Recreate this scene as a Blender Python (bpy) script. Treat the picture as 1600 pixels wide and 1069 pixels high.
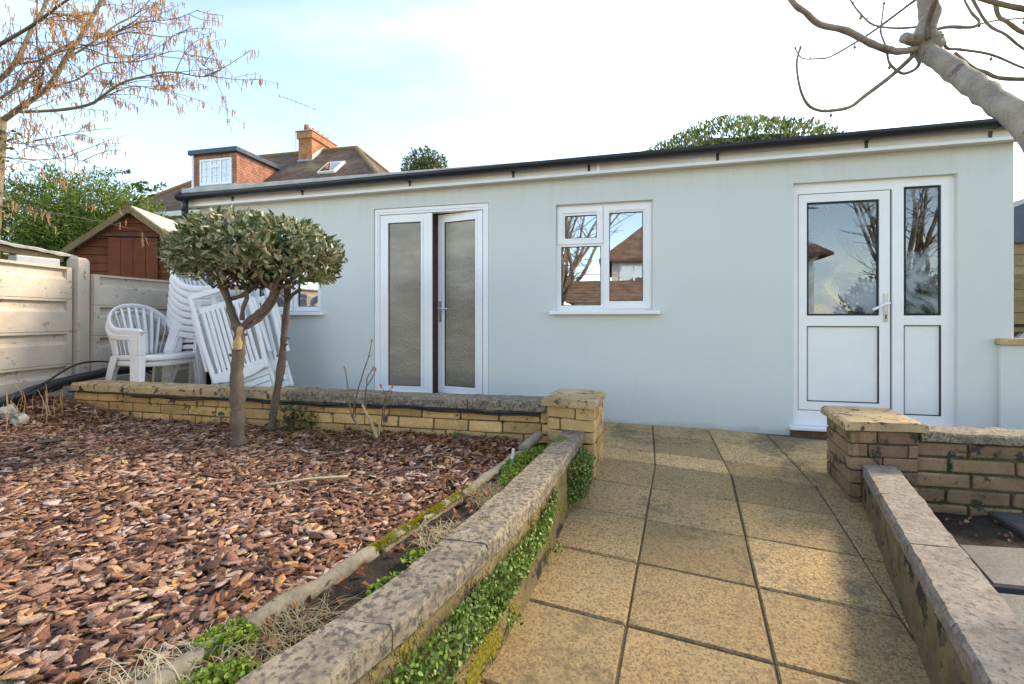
import bpy, math, random
import numpy as np
from mathutils import Vector, Matrix, noise
R = math.radians
for o in list(bpy.data.objects): bpy.data.objects.remove(o)
SC = bpy.context.scene
COL = SC.collection
random.seed(7); rng = np.random.default_rng(7)

# ------------------------------------------------------------------ camera
cam = bpy.data.cameras.new('camera'); camo = bpy.data.objects.new('camera', cam); COL.objects.link(camo)
cam.sensor_width = 36; cam.lens = 16.0; cam.shift_y = -34.5/1600; cam.clip_start = .02; cam.clip_end = 900
camo.location = (0, -4.435, 1.0); camo.rotation_euler = (R(90), 0, R(12.9))
SC.camera = camo
SC.render.resolution_x = 1024; SC.render.resolution_y = 684

# ------------------------------------------------------------------ sky, sun, exposure
SUN_AZ, SUN_EL = R(52), R(37)          # azimuth from +Y towards +X
w = bpy.data.worlds.new('World'); SC.world = w; w.use_nodes = True
nt = w.node_tree; nt.nodes.clear()
wo = nt.nodes.new('ShaderNodeOutputWorld'); bg = nt.nodes.new('ShaderNodeBackground')
sky = nt.nodes.new('ShaderNodeTexSky'); sky.sky_type = 'NISHITA'; sky.sun_disc = False
sky.sun_elevation = SUN_EL; sky.sun_rotation = SUN_AZ; sky.dust_density = 0.4; sky.air_density = 1.0; sky.ozone_density = 4.0
tc = nt.nodes.new('ShaderNodeTexCoord')
sep = nt.nodes.new('ShaderNodeSeparateXYZ'); nt.links.new(tc.outputs['Generated'], sep.inputs[0])
def wm(op, a, b=None, clamp=False):
    n = nt.nodes.new('ShaderNodeMath'); n.operation = op; n.use_clamp = clamp
    for i, v in enumerate((a, b)):
        if v is None: continue
        if isinstance(v, (int, float)): n.inputs[i].default_value = v
        else: nt.links.new(v, n.inputs[i])
    return n.outputs[0]
zz = wm('ADD', wm('MAXIMUM', sep.outputs['Z'], 0.0), .22)
cx = wm('DIVIDE', sep.outputs['X'], zz); cy = wm('DIVIDE', sep.outputs['Y'], zz)
comb = nt.nodes.new('ShaderNodeCombineXYZ'); nt.links.new(cx, comb.inputs[0]); comb.inputs[2].default_value = 13.7; nt.links.new(wm('MULTIPLY', cy, 1.7), comb.inputs[1])
cn = nt.nodes.new('ShaderNodeTexNoise'); cn.inputs['Scale'].default_value = .8; cn.inputs['Detail'].default_value = 7; cn.inputs['Roughness'].default_value = .5; cn.inputs['Distortion'].default_value = .35
nt.links.new(comb.outputs[0], cn.inputs['Vector'])
# thin bright veil towards the sun (forward scattering in high cloud)
sdir = Vector((math.sin(SUN_AZ)*math.cos(SUN_EL), math.cos(SUN_AZ)*math.cos(SUN_EL), math.sin(SUN_EL)))
dp = nt.nodes.new('ShaderNodeVectorMath'); dp.operation = 'DOT_PRODUCT'; nt.links.new(tc.outputs['Generated'], dp.inputs[0]); dp.inputs[1].default_value = sdir
veil = wm('MULTIPLY', wm('POWER', wm('MAXIMUM', dp.outputs['Value'], 0.0), 4.0), .16)
cr = nt.nodes.new('ShaderNodeMapRange'); cr.inputs['From Min'].default_value = .47; cr.inputs['From Max'].default_value = .90; cr.interpolation_type = 'SMOOTHSTEP'
nt.links.new(wm('ADD', cn.outputs['Fac'], veil), cr.inputs['Value'])
mx = nt.nodes.new('ShaderNodeMix'); mx.data_type = 'RGBA'
nt.links.new(wm('ADD', wm('MULTIPLY', cr.outputs[0], .80), .0), mx.inputs['Factor'])
nt.links.new(sky.outputs[0], mx.inputs['A']); mx.inputs['B'].default_value = (4.6, 4.6, 4.6, 1)
nt.links.new(mx.outputs['Result'], bg.inputs['Color']); bg.inputs['Strength'].default_value = .138
nt.links.new(bg.outputs[0], wo.inputs[0])
sl = bpy.data.lights.new('sun', 'SUN'); sl.energy = 1.2; sl.angle = R(10.0); sl.color = (1, .955, .89)
so = bpy.data.objects.new('sun', sl); COL.objects.link(so); so.location = (6, 6, 9)
so.rotation_euler = (-sdir).to_track_quat('-Z', 'Y').to_euler()
SC.view_settings.view_transform = 'Standard'; SC.view_settings.look = 'None'
SC.view_settings.gamma = 1; SC.view_settings.use_curve_mapping = False
SC.view_settings.exposure = 2.06
SC.view_settings.use_white_balance = True; SC.view_settings.white_balance_temperature = 8700; SC.view_settings.white_balance_tint = 10   # camera balanced for open shade
SC.render.engine = 'CYCLES'
SC.cycles.max_bounces = 8; SC.cycles.transparent_max_bounces = 12

# ------------------------------------------------------------------ materials
MATS = {}
class NT:
    def __init__(s, name):
        s.m = bpy.data.materials.new(name); s.m.use_nodes = True; s.t = s.m.node_tree
        s.b = s.t.nodes['Principled BSDF']; s.out = s.t.nodes['Material Output']; MATS[name] = s.m
    def n(s, ty, **kw):
        n = s.t.nodes.new(ty)
        for k, v in kw.items(): setattr(n, k, v)
        return n
    def put(s, sock, v):
        if isinstance(v, bpy.types.NodeSocket): s.t.links.new(v, sock)
        elif isinstance(v, (tuple, list)) and len(v) == 3 and sock.type == 'RGBA': sock.default_value = (*v, 1)
        else: sock.default_value = v
    def math(s, op, a, b=None, clamp=False):
        n = s.n('ShaderNodeMath', operation=op, use_clamp=clamp); s.put(n.inputs[0], a)
        if b is not None: s.put(n.inputs[1], b)
        return n.outputs[0]
    def pos(s, scale=None):
        g = s.n('ShaderNodeNewGeometry').outputs['Position']
        if scale:
            m = s.n('ShaderNodeVectorMath', operation='MULTIPLY'); s.put(m.inputs[0], g); m.inputs[1].default_value = scale; return m.outputs[0]
        return g
    def obj(s): return s.n('ShaderNodeTexCoord').outputs['Object']
    def noise(s, vec, scale, detail=5, rough=.55, dist=0):
        n = s.n('ShaderNodeTexNoise'); s.put(n.inputs['Vector'], vec); n.inputs['Scale'].default_value = scale
        n.inputs['Detail'].default_value = detail; n.inputs['Roughness'].default_value = rough; n.inputs['Distortion'].default_value = dist
        return n.outputs['Fac']
    def voro(s, vec, scale, feature='F1', rand=1):
        n = s.n('ShaderNodeTexVoronoi', feature=feature); s.put(n.inputs['Vector'], vec); n.inputs['Scale'].default_value = scale; n.inputs['Randomness'].default_value = rand
        return n.outputs['Distance']
    def ramp(s, fac, stops, interp='LINEAR'):
        n = s.n('ShaderNodeValToRGB'); s.put(n.inputs[0], fac); e = n.color_ramp.elements; n.color_ramp.interpolation = interp
        while len(e) < len(stops): e.new(.5)
        for el, (p, c) in zip(e, stops): el.position = p; el.color = (*c, 1) if len(c) == 3 else c
        return n.outputs[0]
    def step(s, v, a, b):
        n = s.n('ShaderNodeMapRange', interpolation_type='SMOOTHSTEP'); s.put(n.inputs['Value'], v); n.inputs['From Min'].default_value = a; n.inputs['From Max'].default_value = b
        return n.outputs[0]
    def mix(s, f, a, b, bt='MIX'):
        n = s.n('ShaderNodeMix', data_type='RGBA', blend_type=bt); s.put(n.inputs['Factor'], f); s.put(n.inputs['A'], a); s.put(n.inputs['B'], b)
        return n.outputs['Result']
    def orand(s): return s.n('ShaderNodeObjectInfo').outputs['Random']
    def attr(s, name): return s.n('ShaderNodeAttribute', attribute_name=name).outputs['Fac']
    def bump(s, h, strength=.4, dist=.01):
        n = s.n('ShaderNodeBump'); s.put(n.inputs['Height'], h); n.inputs['Strength'].default_value = strength; n.inputs['Distance'].default_value = dist
        s.put(s.b.inputs['Normal'], n.outputs[0])
    def fin(s, col, rough=.8, spec=.3, metal=0):
        s.put(s.b.inputs['Base Color'], col); s.put(s.b.inputs['Roughness'], rough)
        s.b.inputs['Specular IOR Level'].default_value = spec; s.b.inputs['Metallic'].default_value = metal
        return s.m

def stone(name, c0, c1, c2, scale=6, fine=60, rnd=.25, spot=None, spotscale=25, spotamt=.55, spotsoft=.07, moss=0, mosscol=(.10, .13, .02), rough=.88, bump=.5, bdist=.006, finec=.35, patch=None, patchscale=1.6, dirt=None):
    s = NT(name); P = s.pos()
    a = s.noise(P, scale, 5, .6); f = s.noise(P, fine, 4, .7)
    col = s.ramp(a, [(.3, c0), (.5, c1), (.7, c2)])
    col = s.mix(finec, col, s.ramp(f, [(.3, tuple(v*.35 for v in c1)), (.55, c1), (.75, tuple(min(1, v*1.45) for v in c1))]))
    if patch is not None:
        col = s.mix(s.math('MULTIPLY', s.step(s.noise(P, patchscale, 3), .5, .68), .7), col, patch)
    if dirt is not None:
        dm_ = s.math('ADD', s.math('MULTIPLY', s.noise(P, 1.1, 4, .6), .75), s.math('MULTIPLY', s.noise(P, 22, 5, .7), .35))
        col = s.mix(s.math('MULTIPLY', s.step(dm_, .555, .70), .75), col, dirt)
    if rnd:
        v = s.math('ADD', s.math('MULTIPLY', s.orand(), rnd*2), 1-rnd)
        col = s.mix(1, col, s.ramp(s.math('MULTIPLY', v, .5), [(0, (0, 0, 0)), (1, (2, 2, 2))]), 'MULTIPLY')
    h = s.math('ADD', s.math('MULTIPLY', f, .5), a)
    if spot:
        sp = s.step(s.noise(P, spotscale, 6, .62), spotamt, spotamt+spotsoft)
        if spotsoft > .1: sp = s.math('MAXIMUM', s.math('MULTIPLY', sp, .8), s.math('MULTIPLY', s.step(s.noise(P, spotscale*.38, 4, .6), .50, .66), .5))
        col = s.mix(sp, col, spot)
    if moss:
        mk = s.step(s.math('ADD', s.noise(P, 5, 5, .65), s.math('MULTIPLY', s.noise(P, 70, 2), .25)), .78-moss*.3, .88-moss*.3)
        col = s.mix(mk, col, s.ramp(s.noise(P, 90, 3), [(.3, tuple(v*.4 for v in mosscol)), (.7, tuple(v*1.5 for v in mosscol))]))
        h = s.math('ADD', h, mk)
    s.bump(h, bump, bdist); return s.fin(col, rough, .25)

def plain(name, col, rough=.5, spec=.5, metal=0, var=0, vscale=4, bump=0, bscale=80, bdist=.002):
    s = NT(name); c = col
    if var:
        P = s.pos(); c = s.ramp(s.noise(P, vscale, 6, .6), [(.3, tuple(v*(1-var) for v in col)), (.7, tuple(min(1, v*(1+var*.6)) for v in col))])
    if bump: s.bump(s.noise(s.pos(), bscale, 4, .6), bump, bdist)
    return s.fin(c, rough, spec, metal)

# painted render of the outbuilding
s = NT('render_paint'); P = s.pos()
c = s.ramp(s.noise(P, 1.3, 5, .6), [(.25, (.655, .67, .63)), (.75, (.685, .70, .66))])
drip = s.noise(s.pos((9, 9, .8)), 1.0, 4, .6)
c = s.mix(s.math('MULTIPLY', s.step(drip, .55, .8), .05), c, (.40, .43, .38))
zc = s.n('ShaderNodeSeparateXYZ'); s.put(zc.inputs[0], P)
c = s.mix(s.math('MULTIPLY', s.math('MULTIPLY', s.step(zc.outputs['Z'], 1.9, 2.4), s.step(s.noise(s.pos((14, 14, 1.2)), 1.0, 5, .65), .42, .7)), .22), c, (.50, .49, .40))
c = s.mix(s.math('MULTIPLY', s.step(s.noise(P, 2.6, 6, .7), .5, .72), .14), c, (.60, .62, .58))
base = s.math('MULTIPLY', s.step(s.math('ADD', zc.outputs['Z'], s.math('MULTIPLY', s.noise(P, 9, 4), .12)), .13, .06), .55)
c = s.mix(base, c, (.50, .47, .38))
s.bump(s.math('ADD', s.noise(P, 220, 3, .6), s.math('MULTIPLY', s.noise(P, 7, 5, .6), 2.2)), .30, .006); s.fin(c, .75, .25)
plain('upvc', (.89, .87, .86), .28, .5, var=.03, vscale=7)
plain('upvc_panel', (.85, .84, .82), .35, .45, var=.04, vscale=5)
plain('gasket', (.012, .011, .012), .5, .4)
plain('fascia_paint', (.72, .68, .63), .45, .4, var=.10, vscale=5)
plain('gutter_plastic', (.018, .020, .026), .32, .5, var=.25, vscale=8)
plain('roof_felt', (.52, .49, .46), .9, .2, var=.25, vscale=7, bump=.4, bscale=120)
plain('steel', (.70, .70, .70), .25, .5, metal=1)
plain('white_plastic', (.80, .79, .78), .32, .45, var=.05, vscale=9)
plain('white_plastic_aged', (.74, .71, .65), .4, .4, var=.10, vscale=9)
plain('interior_wall', (.48, .39, .32), .8, .2)
plain('interior_floor', (.14, .06, .04), .6, .3)
plain('curtain', (.36, .27, .21), .85, .2, var=.2, vscale=12)
def glass(name, tint, refl, rough=0.0, bumpscale=0, bstr=0, haze=0):
    s = NT(name); g = s.n('ShaderNodeBsdfGlossy'); g.inputs['Roughness'].default_value = rough; g.inputs['Color'].default_value = (.96, .97, 1, 1)
    t = s.n('ShaderNodeBsdfTransparent'); t.inputs['Color'].default_value = (*tint, 1)
    lw = s.n('ShaderNodeFresnel'); lw.inputs['IOR'].default_value = 1.5
    f = s.math('ADD', s.math('MULTIPLY', lw.outputs[0], 1.4), refl, clamp=True)
    P = s.pos()
    if bumpscale:
        b = s.n('ShaderNodeBump'); b.inputs['Strength'].default_value = bstr; b.inputs['Distance'].default_value = .01
        s.put(b.inputs['Height'], s.noise(P, bumpscale, 2, .5)); s.put(g.inputs['Normal'], b.outputs[0])
    m = s.n('ShaderNodeMixShader'); s.put(m.inputs[0], f); s.put(m.inputs[1], t.outputs[0]); s.put(m.inputs[2], g.outputs[0]); res = m.outputs[0]
    if haze:
        d = s.n('ShaderNodeBsdfDiffuse'); d.inputs['Color'].default_value = (.42, .47, .50, 1)
        mk = s.math('MULTIPLY', s.step(s.noise(P, 2.6, 6, .6, 1.2), .42, .62), haze)
        m2 = s.n('ShaderNodeMixShader'); s.put(m2.inputs[0], mk); s.put(m2.inputs[1], res); s.put(m2.inputs[2], d.outputs[0]); res = m2.outputs[0]
    s.t.links.new(res, s.out.inputs['Surface']); return s.m
glass('clear_glass', (.55, .57, .58), .34, 0, 2.2, .035)
glass('misty_glass', (.26, .29, .30), .13, 0, 3.0, .03, haze=.72)
# obscured (patterned) glass
s = NT('obscure_glass'); P = s.pos()
hgt = s.math('ADD', s.voro(P, 60), s.math('MULTIPLY', s.noise(P, 130, 3), .6))
cc = s.ramp(s.noise(s.pos((.5, .5, 1.6)), 1.5, 5, .65), [(.3, (.20, .165, .115)), (.5, (.34, .29, .215)), (.68, (.48, .42, .31))])
s.bump(hgt, .35, .008); s.fin(cc, .12, .9)
s.b.inputs['Transmission Weight'].default_value = .25; s.b.inputs['IOR'].default_value = 1.45

stone('coping', (0.193, 0.147, 0.102), (0.29, 0.228, 0.161), (0.386, 0.313, 0.227), 14, 75, .08, (.065, .058, .052), 50, .47, spotsoft=.13, moss=.05, bump=.8, bdist=.008)
stone('coping_pale', (0.204, 0.165, 0.128), (0.296, 0.241, 0.191), (0.389, 0.322, 0.265), 14, 85, .08, (.10, .085, .075), 56, .50, spotsoft=.13, bump=.8, bdist=.008)
stone('cap_stone', (0.259, 0.185, 0.123), (0.489, 0.345, 0.184), (0.661, 0.476, 0.246), 4, 80, .05, (.07, .06, .05), 20, .55, moss=.08, bump=.7, bdist=.007)
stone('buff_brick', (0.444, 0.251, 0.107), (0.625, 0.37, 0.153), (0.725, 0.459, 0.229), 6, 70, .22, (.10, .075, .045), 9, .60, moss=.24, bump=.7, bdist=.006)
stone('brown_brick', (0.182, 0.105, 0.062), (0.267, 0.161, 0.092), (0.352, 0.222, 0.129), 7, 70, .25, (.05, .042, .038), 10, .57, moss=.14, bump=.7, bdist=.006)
stone('mossy_mortar', (.06, .05, .035), (.10, .085, .05), (.14, .12, .08), 9, 80, 0, moss=.55, mosscol=(.06, .10, .012), bump=.7, bdist=.01)
stone('buff_mortar', (.10, .075, .045), (.17, .13, .075), (.22, .17, .10), 9, 80, 0, moss=.35, mosscol=(.07, .085, .015), bump=.7, bdist=.01)
stone('damp_wall', (.10, .075, .04), (.21, .155, .07), (.31, .24, .12), 5, 55, 0, (.035, .03, .024), 7, .56, moss=.50, mosscol=(.20, .165, .018), bump=.9, bdist=.012)
stone('damp_wall_dark', (0.09, 0.068, 0.042), (0.194, 0.136, 0.072), (0.329, 0.237, 0.117), 5, 55, 0, (.03, .027, .024), 7, .55, moss=.30, mosscol=(.09, .085, .02), bump=.9, bdist=.012)
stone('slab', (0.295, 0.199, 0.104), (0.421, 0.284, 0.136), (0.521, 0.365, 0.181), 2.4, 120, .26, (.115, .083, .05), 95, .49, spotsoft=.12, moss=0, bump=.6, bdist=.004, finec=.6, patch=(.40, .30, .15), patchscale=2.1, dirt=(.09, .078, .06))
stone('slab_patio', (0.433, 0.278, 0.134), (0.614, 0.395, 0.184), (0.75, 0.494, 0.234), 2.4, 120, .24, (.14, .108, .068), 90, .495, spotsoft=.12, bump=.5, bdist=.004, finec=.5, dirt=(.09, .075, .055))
stone('joint_dirt', (0.06, 0.048, 0.034), (0.102, 0.082, 0.054), (0.153, 0.119, 0.076), 20, 90, 0, moss=.2, bump=.6, bdist=.01)
stone('concrete', (0.475, 0.392, 0.311), (0.574, 0.483, 0.389), (0.651, 0.558, 0.462), 4, 90, .06, (.33, .27, .20), 11, .60, moss=.0, bump=.35, bdist=.004, finec=.25)
stone('soil', (.018, .013, .010), (.035, .026, .019), (.07, .05, .035), 14, 70, 0, bump=1, bdist=.02)
stone('mulch_soil', (0.102, 0.051, 0.034), (0.173, 0.09, 0.059), (0.265, 0.144, 0.092), 14, 70, 0, bump=1, bdist=.02)
stone('slate', (0.062, 0.06, 0.058), (0.091, 0.086, 0.083), (0.13, 0.125, 0.12), 5, 60, .1, (.24, .235, .225), 17, .63, bump=.5, bdist=.005, rough=.5)
stone('pale_rock', (.30, .28, .23), (.42, .40, .34), (.52, .50, .45), 9, 60, .2, moss=.3, bump=.8, bdist=.01)
stone('terrace_concrete', (0.26, 0.234, 0.195), (0.351, 0.319, 0.267), (0.429, 0.39, 0.325), 4, 60, 0, bump=.4)
stone('bounce_paving', (.38, .34, .28), (.45, .41, .34), (.52, .47, .40), 3, 60, .05, bump=.4)  # pale tone chosen to bounce light from the added ground behind the camera
stone('lawn', (.03, .055, .012), (.05, .085, .02), (.08, .11, .035), 8, 90, 0, bump=.8, bdist=.03)
stone('timber_edge', (.17, .14, .10), (.26, .22, .16), (.34, .29, .22), 9, 60, .1, (.09, .075, .055), 16, .6, moss=.18, mosscol=(.12, .16, .02), bump=.8, bdist=.008)
stone('moss', (.11, .13, .008), (.19, .20, .012), (.28, .25, .03), 30, 160, 0, (.20, .13, .02), 12, .62, bump=1, bdist=.012)
stone('shed_timber', (0.145, 0.041, 0.019), (0.189, 0.054, 0.024), (0.233, 0.071, 0.034), 5, 60, .10, bump=.3, bdist=.003)
stone('barge_timber', (0.194, 0.122, 0.058), (0.259, 0.173, 0.086), (0.302, 0.209, 0.115), 6, 60, .1, bump=.3, bdist=.003)
stone('tan_timber', (.25, .17, .09), (.35, .25, .14), (.44, .33, .20), 6, 60, .15, bump=.3, bdist=.003)
stone('step_brick', (.10, .05, .03), (.16, .08, .045), (.20, .12, .07), 9, 60, .1, bump=.6)
stone('bark_mag', (0.18, 0.142, 0.104), (0.297, 0.245, 0.188), (0.396, 0.335, 0.264), 9, 70, 0, (.15, .115, .085), 14, .60, bump=.6, bdist=.006)
stone('bark_hazel', (0.127, 0.098, 0.052), (0.218, 0.172, 0.098), (0.31, 0.247, 0.161), 8, 60, 0, bump=.5, bdist=.005)
stone('bark_dark', (0.105, 0.075, 0.054), (0.158, 0.112, 0.083), (0.225, 0.165, 0.128), 12, 70, 0, (.22, .19, .16), 30, .66, bump=.9, bdist=.008)
stone('twig', (.10, .06, .045), (.15, .095, .07), (.20, .13, .09), 14, 60, 0, bump=.3)
stone('cut_wood', (.38, .24, .12), (.52, .34, .18), (.60, .44, .26), 12, 60, 0, bump=.5)
stone('white_render', (.62, .59, .53), (.68, .65, .59), (.72, .69, .63), 3, 60, 0, bump=.2)
stone('peach_render', (.52, .36, .22), (.58, .41, .26), (.62, .45, .30), 3, 60, 0, bump=.2)
stone('pot_clay', (.36, .12, .06), (.45, .16, .085), (.50, .20, .11), 8, 60, .1, bump=.3)
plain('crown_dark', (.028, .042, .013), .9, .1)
plain('black_pipe', (.016, .017, .020), .38, .45, var=.3, vscale=9)
plain('black_cable', (.012, .012, .013), .5, .4)
plain('lead', (.33, .34, .36), .55, .4, var=.2, vscale=6)
plain('felt_old', (.42, .40, .36), .9, .2, var=.22, vscale=9, bump=.6, bscale=50, bdist=.01)
plain('felt_blue', (.10, .115, .15), .85, .25, var=.2, vscale=5, bump=.3)
plain('red_plastic', (.42, .09, .06), .5, .4, var=.15, vscale=9)
plain('grey_box', (.40, .42, .44), .5, .4, var=.1, vscale=9)
plain('timber_dark', (.10, .045, .035), .7, .3, var=.2, vscale=9)
plain('label_blue', (.10, .40, .50), .4, .5); plain('label_white', (.70, .68, .64), .5, .4)
plain('aerial_metal', (.50, .51, .55), .4, .5, metal=.6)
def tiles(name, ca, cb, mortar, axis, bw, bh, off=.5, msize=.02, moss=None, bump=.6):
    s = NT(name); P = s.pos(); sp = s.n('ShaderNodeSeparateXYZ'); s.put(sp.inputs[0], P); cb_ = s.n('ShaderNodeCombineXYZ')
    hx = s.math('ADD', sp.outputs['X'], s.math('MULTIPLY', sp.outputs['Y'], 1.0)) if axis == 'XY' else sp.outputs[axis]
    s.put(cb_.inputs[0], hx); s.put(cb_.inputs[1], sp.outputs['Z'])
    b = s.n('ShaderNodeTexBrick'); s.put(b.inputs['Vector'], cb_.outputs[0]); b.offset = off
    b.inputs['Color1'].default_value = (*ca, 1); b.inputs['Color2'].default_value = (*cb, 1); b.inputs['Mortar'].default_value = (*mortar, 1)
    b.inputs['Scale'].default_value = 1; b.inputs['Mortar Size'].default_value = msize; b.inputs['Brick Width'].default_value = bw; b.inputs['Row Height'].default_value = bh; b.inputs['Bias'].default_value = 0
    col = s.mix(.55, b.outputs['Color'], s.ramp(s.noise(P, 3.0, 5, .65), [(.3, tuple(v*.5 for v in ca)), (.7, tuple(v*1.5 for v in cb))]))
    if moss: col = s.mix(s.math('MULTIPLY', s.step(s.noise(s.pos((.5, .5, .9)), .75, 6, .7), .52, .66), .55), col, moss)
    s.bump(s.math('ADD', s.math('MULTIPLY', b.outputs['Fac'], -1), s.math('MULTIPLY', s.noise(P, 6, 3), .5)), bump, .04)
    return s.fin(col, .9, .2)
tiles('roof_tile', (.105, .068, .052), (.17, .105, .075), (.05, .035, .03), 'XY', .20, .09, moss=(.26, .21, .11))
tiles('roof_tile_plain', (.105, .085, .085), (.16, .12, .115), (.05, .04, .04), 'XY', .20, .09)
tiles('hung_tile', (.36, .16, .11), (.47, .22, .15), (.16, .07, .05), 'XY', .25, .11)
tiles('chimney_brick', (.38, .14, .06), (.52, .21, .09), (.30, .24, .19), 'XY', .23, .078, msize=.012)
tiles('brown_roof', (.16, .10, .07), (.23, .145, .10), (.08, .05, .04), 'XY', .25, .12)

def leafmat(name, stops, rough=.45, trans=.25, spec=.4, mott=0):
    s = NT(name)
    v = s.math('FRACT', s.math('ADD', s.attr('tone'), s.orand()))
    col = s.ramp(v, stops)
    if mott:
        P = s.pos(); f1 = s.noise(P, 260, 4, .7); f2 = s.noise(s.pos((60, 230, 120)), 1, 3, .6)
        col = s.mix(1, col, (1.06, 1.08, 1.04), 'MULTIPLY'); mm = s.math('ADD', s.math('MULTIPLY', f1, .9), s.math('MULTIPLY', f2, .9))
        col = s.mix(mott, col, s.ramp(s.math('MULTIPLY', mm, .55), [(.30, (.25, .22, .20)), (.5, (1, 1, 1)), (.68, (1.75, 1.7, 1.65))]), 'MULTIPLY')
        s.bump(mm, .7, .004)
    s.fin(col, rough, spec)
    t = s.n('ShaderNodeBsdfTranslucent'); s.put(t.inputs['Color'], col)
    m = s.n('ShaderNodeMixShader'); m.inputs[0].default_value = trans; s.put(m.inputs[1], s.b.outputs[0]); s.put(m.inputs[2], t.outputs[0])
    s.t.links.new(m.outputs[0], s.out.inputs['Surface']); return s.m
leafmat('shrub_leaf', [(0, (.055, .08, .022)), (.3, (.12, .155, .05)), (.55, (.21, .24, .10)), (.75, (.36, .36, .21)), (.9, (.55, .51, .36)), (1, (.32, .19, .09))], .38, .2, .55)
leafmat('conifer_leaf', [(0, (.04, .07, .012)), (.5, (.12, .18, .03)), (1, (.28, .34, .07))], .6, .3, .25)
leafmat('hedge_leaf', [(0, (.06, .085, .02)), (.5, (.15, .20, .05)), (.85, (.27, .31, .10)), (1, (.30, .22, .11))], .5, .3, .3)
leafmat('ball_leaf', [(0, (.03, .05, .018)), (.6, (.085, .11, .04)), (1, (.26, .24, .10))], .4, .25, .4)
leafmat('weed_leaf', [(0, (.08, .14, .014)), (.5, (.18, .29, .03)), (1, (.34, .46, .07))], .45, .35, .35)
leafmat('trail_leaf', [(0, (.05, .09, .014)), (.5, (.13, .22, .035)), (1, (.30, .42, .10))], .4, .3, .4)
leafmat('dry_leaf', [(0, (.12, .05, .026)), (.5, (.26, .10, .042)), (.85, (.40, .17, .07)), (1, (.52, .29, .14))], .6, .2, .25)
leafmat('bark_chip', [(0, (.06, .03, .022)), (.2, (.15, .075, .052)), (.45, (.25, .115, .075)), (.66, (.32, .17, .12)), (.82, (.40, .26, .205)), (.90, (.50, .37, .32)), (.95, (.46, .22, .09)), (1, (.55, .38, .21))], .8, 0, .2, mott=.85)
leafmat('moss_leaf', [(0, (.18, .18, .01)), (.5, (.34, .33, .02)), (.85, (.48, .42, .04)), (1, (.40, .22, .03))], .6, .3, .2)
leafmat('straw', [(0, (.30, .23, .13)), (.5, (.46, .37, .22)), (1, (.60, .51, .34))], .7, .2, .2)
leafmat('catkin', [(0, (.22, .075, .04)), (.5, (.40, .17, .08)), (1, (.52, .28, .13))], .7, .2, .2)
leafmat('ivy_leaf', [(0, (.04, .055, .015)), (.6, (.11, .12, .035)), (1, (.22, .20, .08))], .4, .2, .4)

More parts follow.
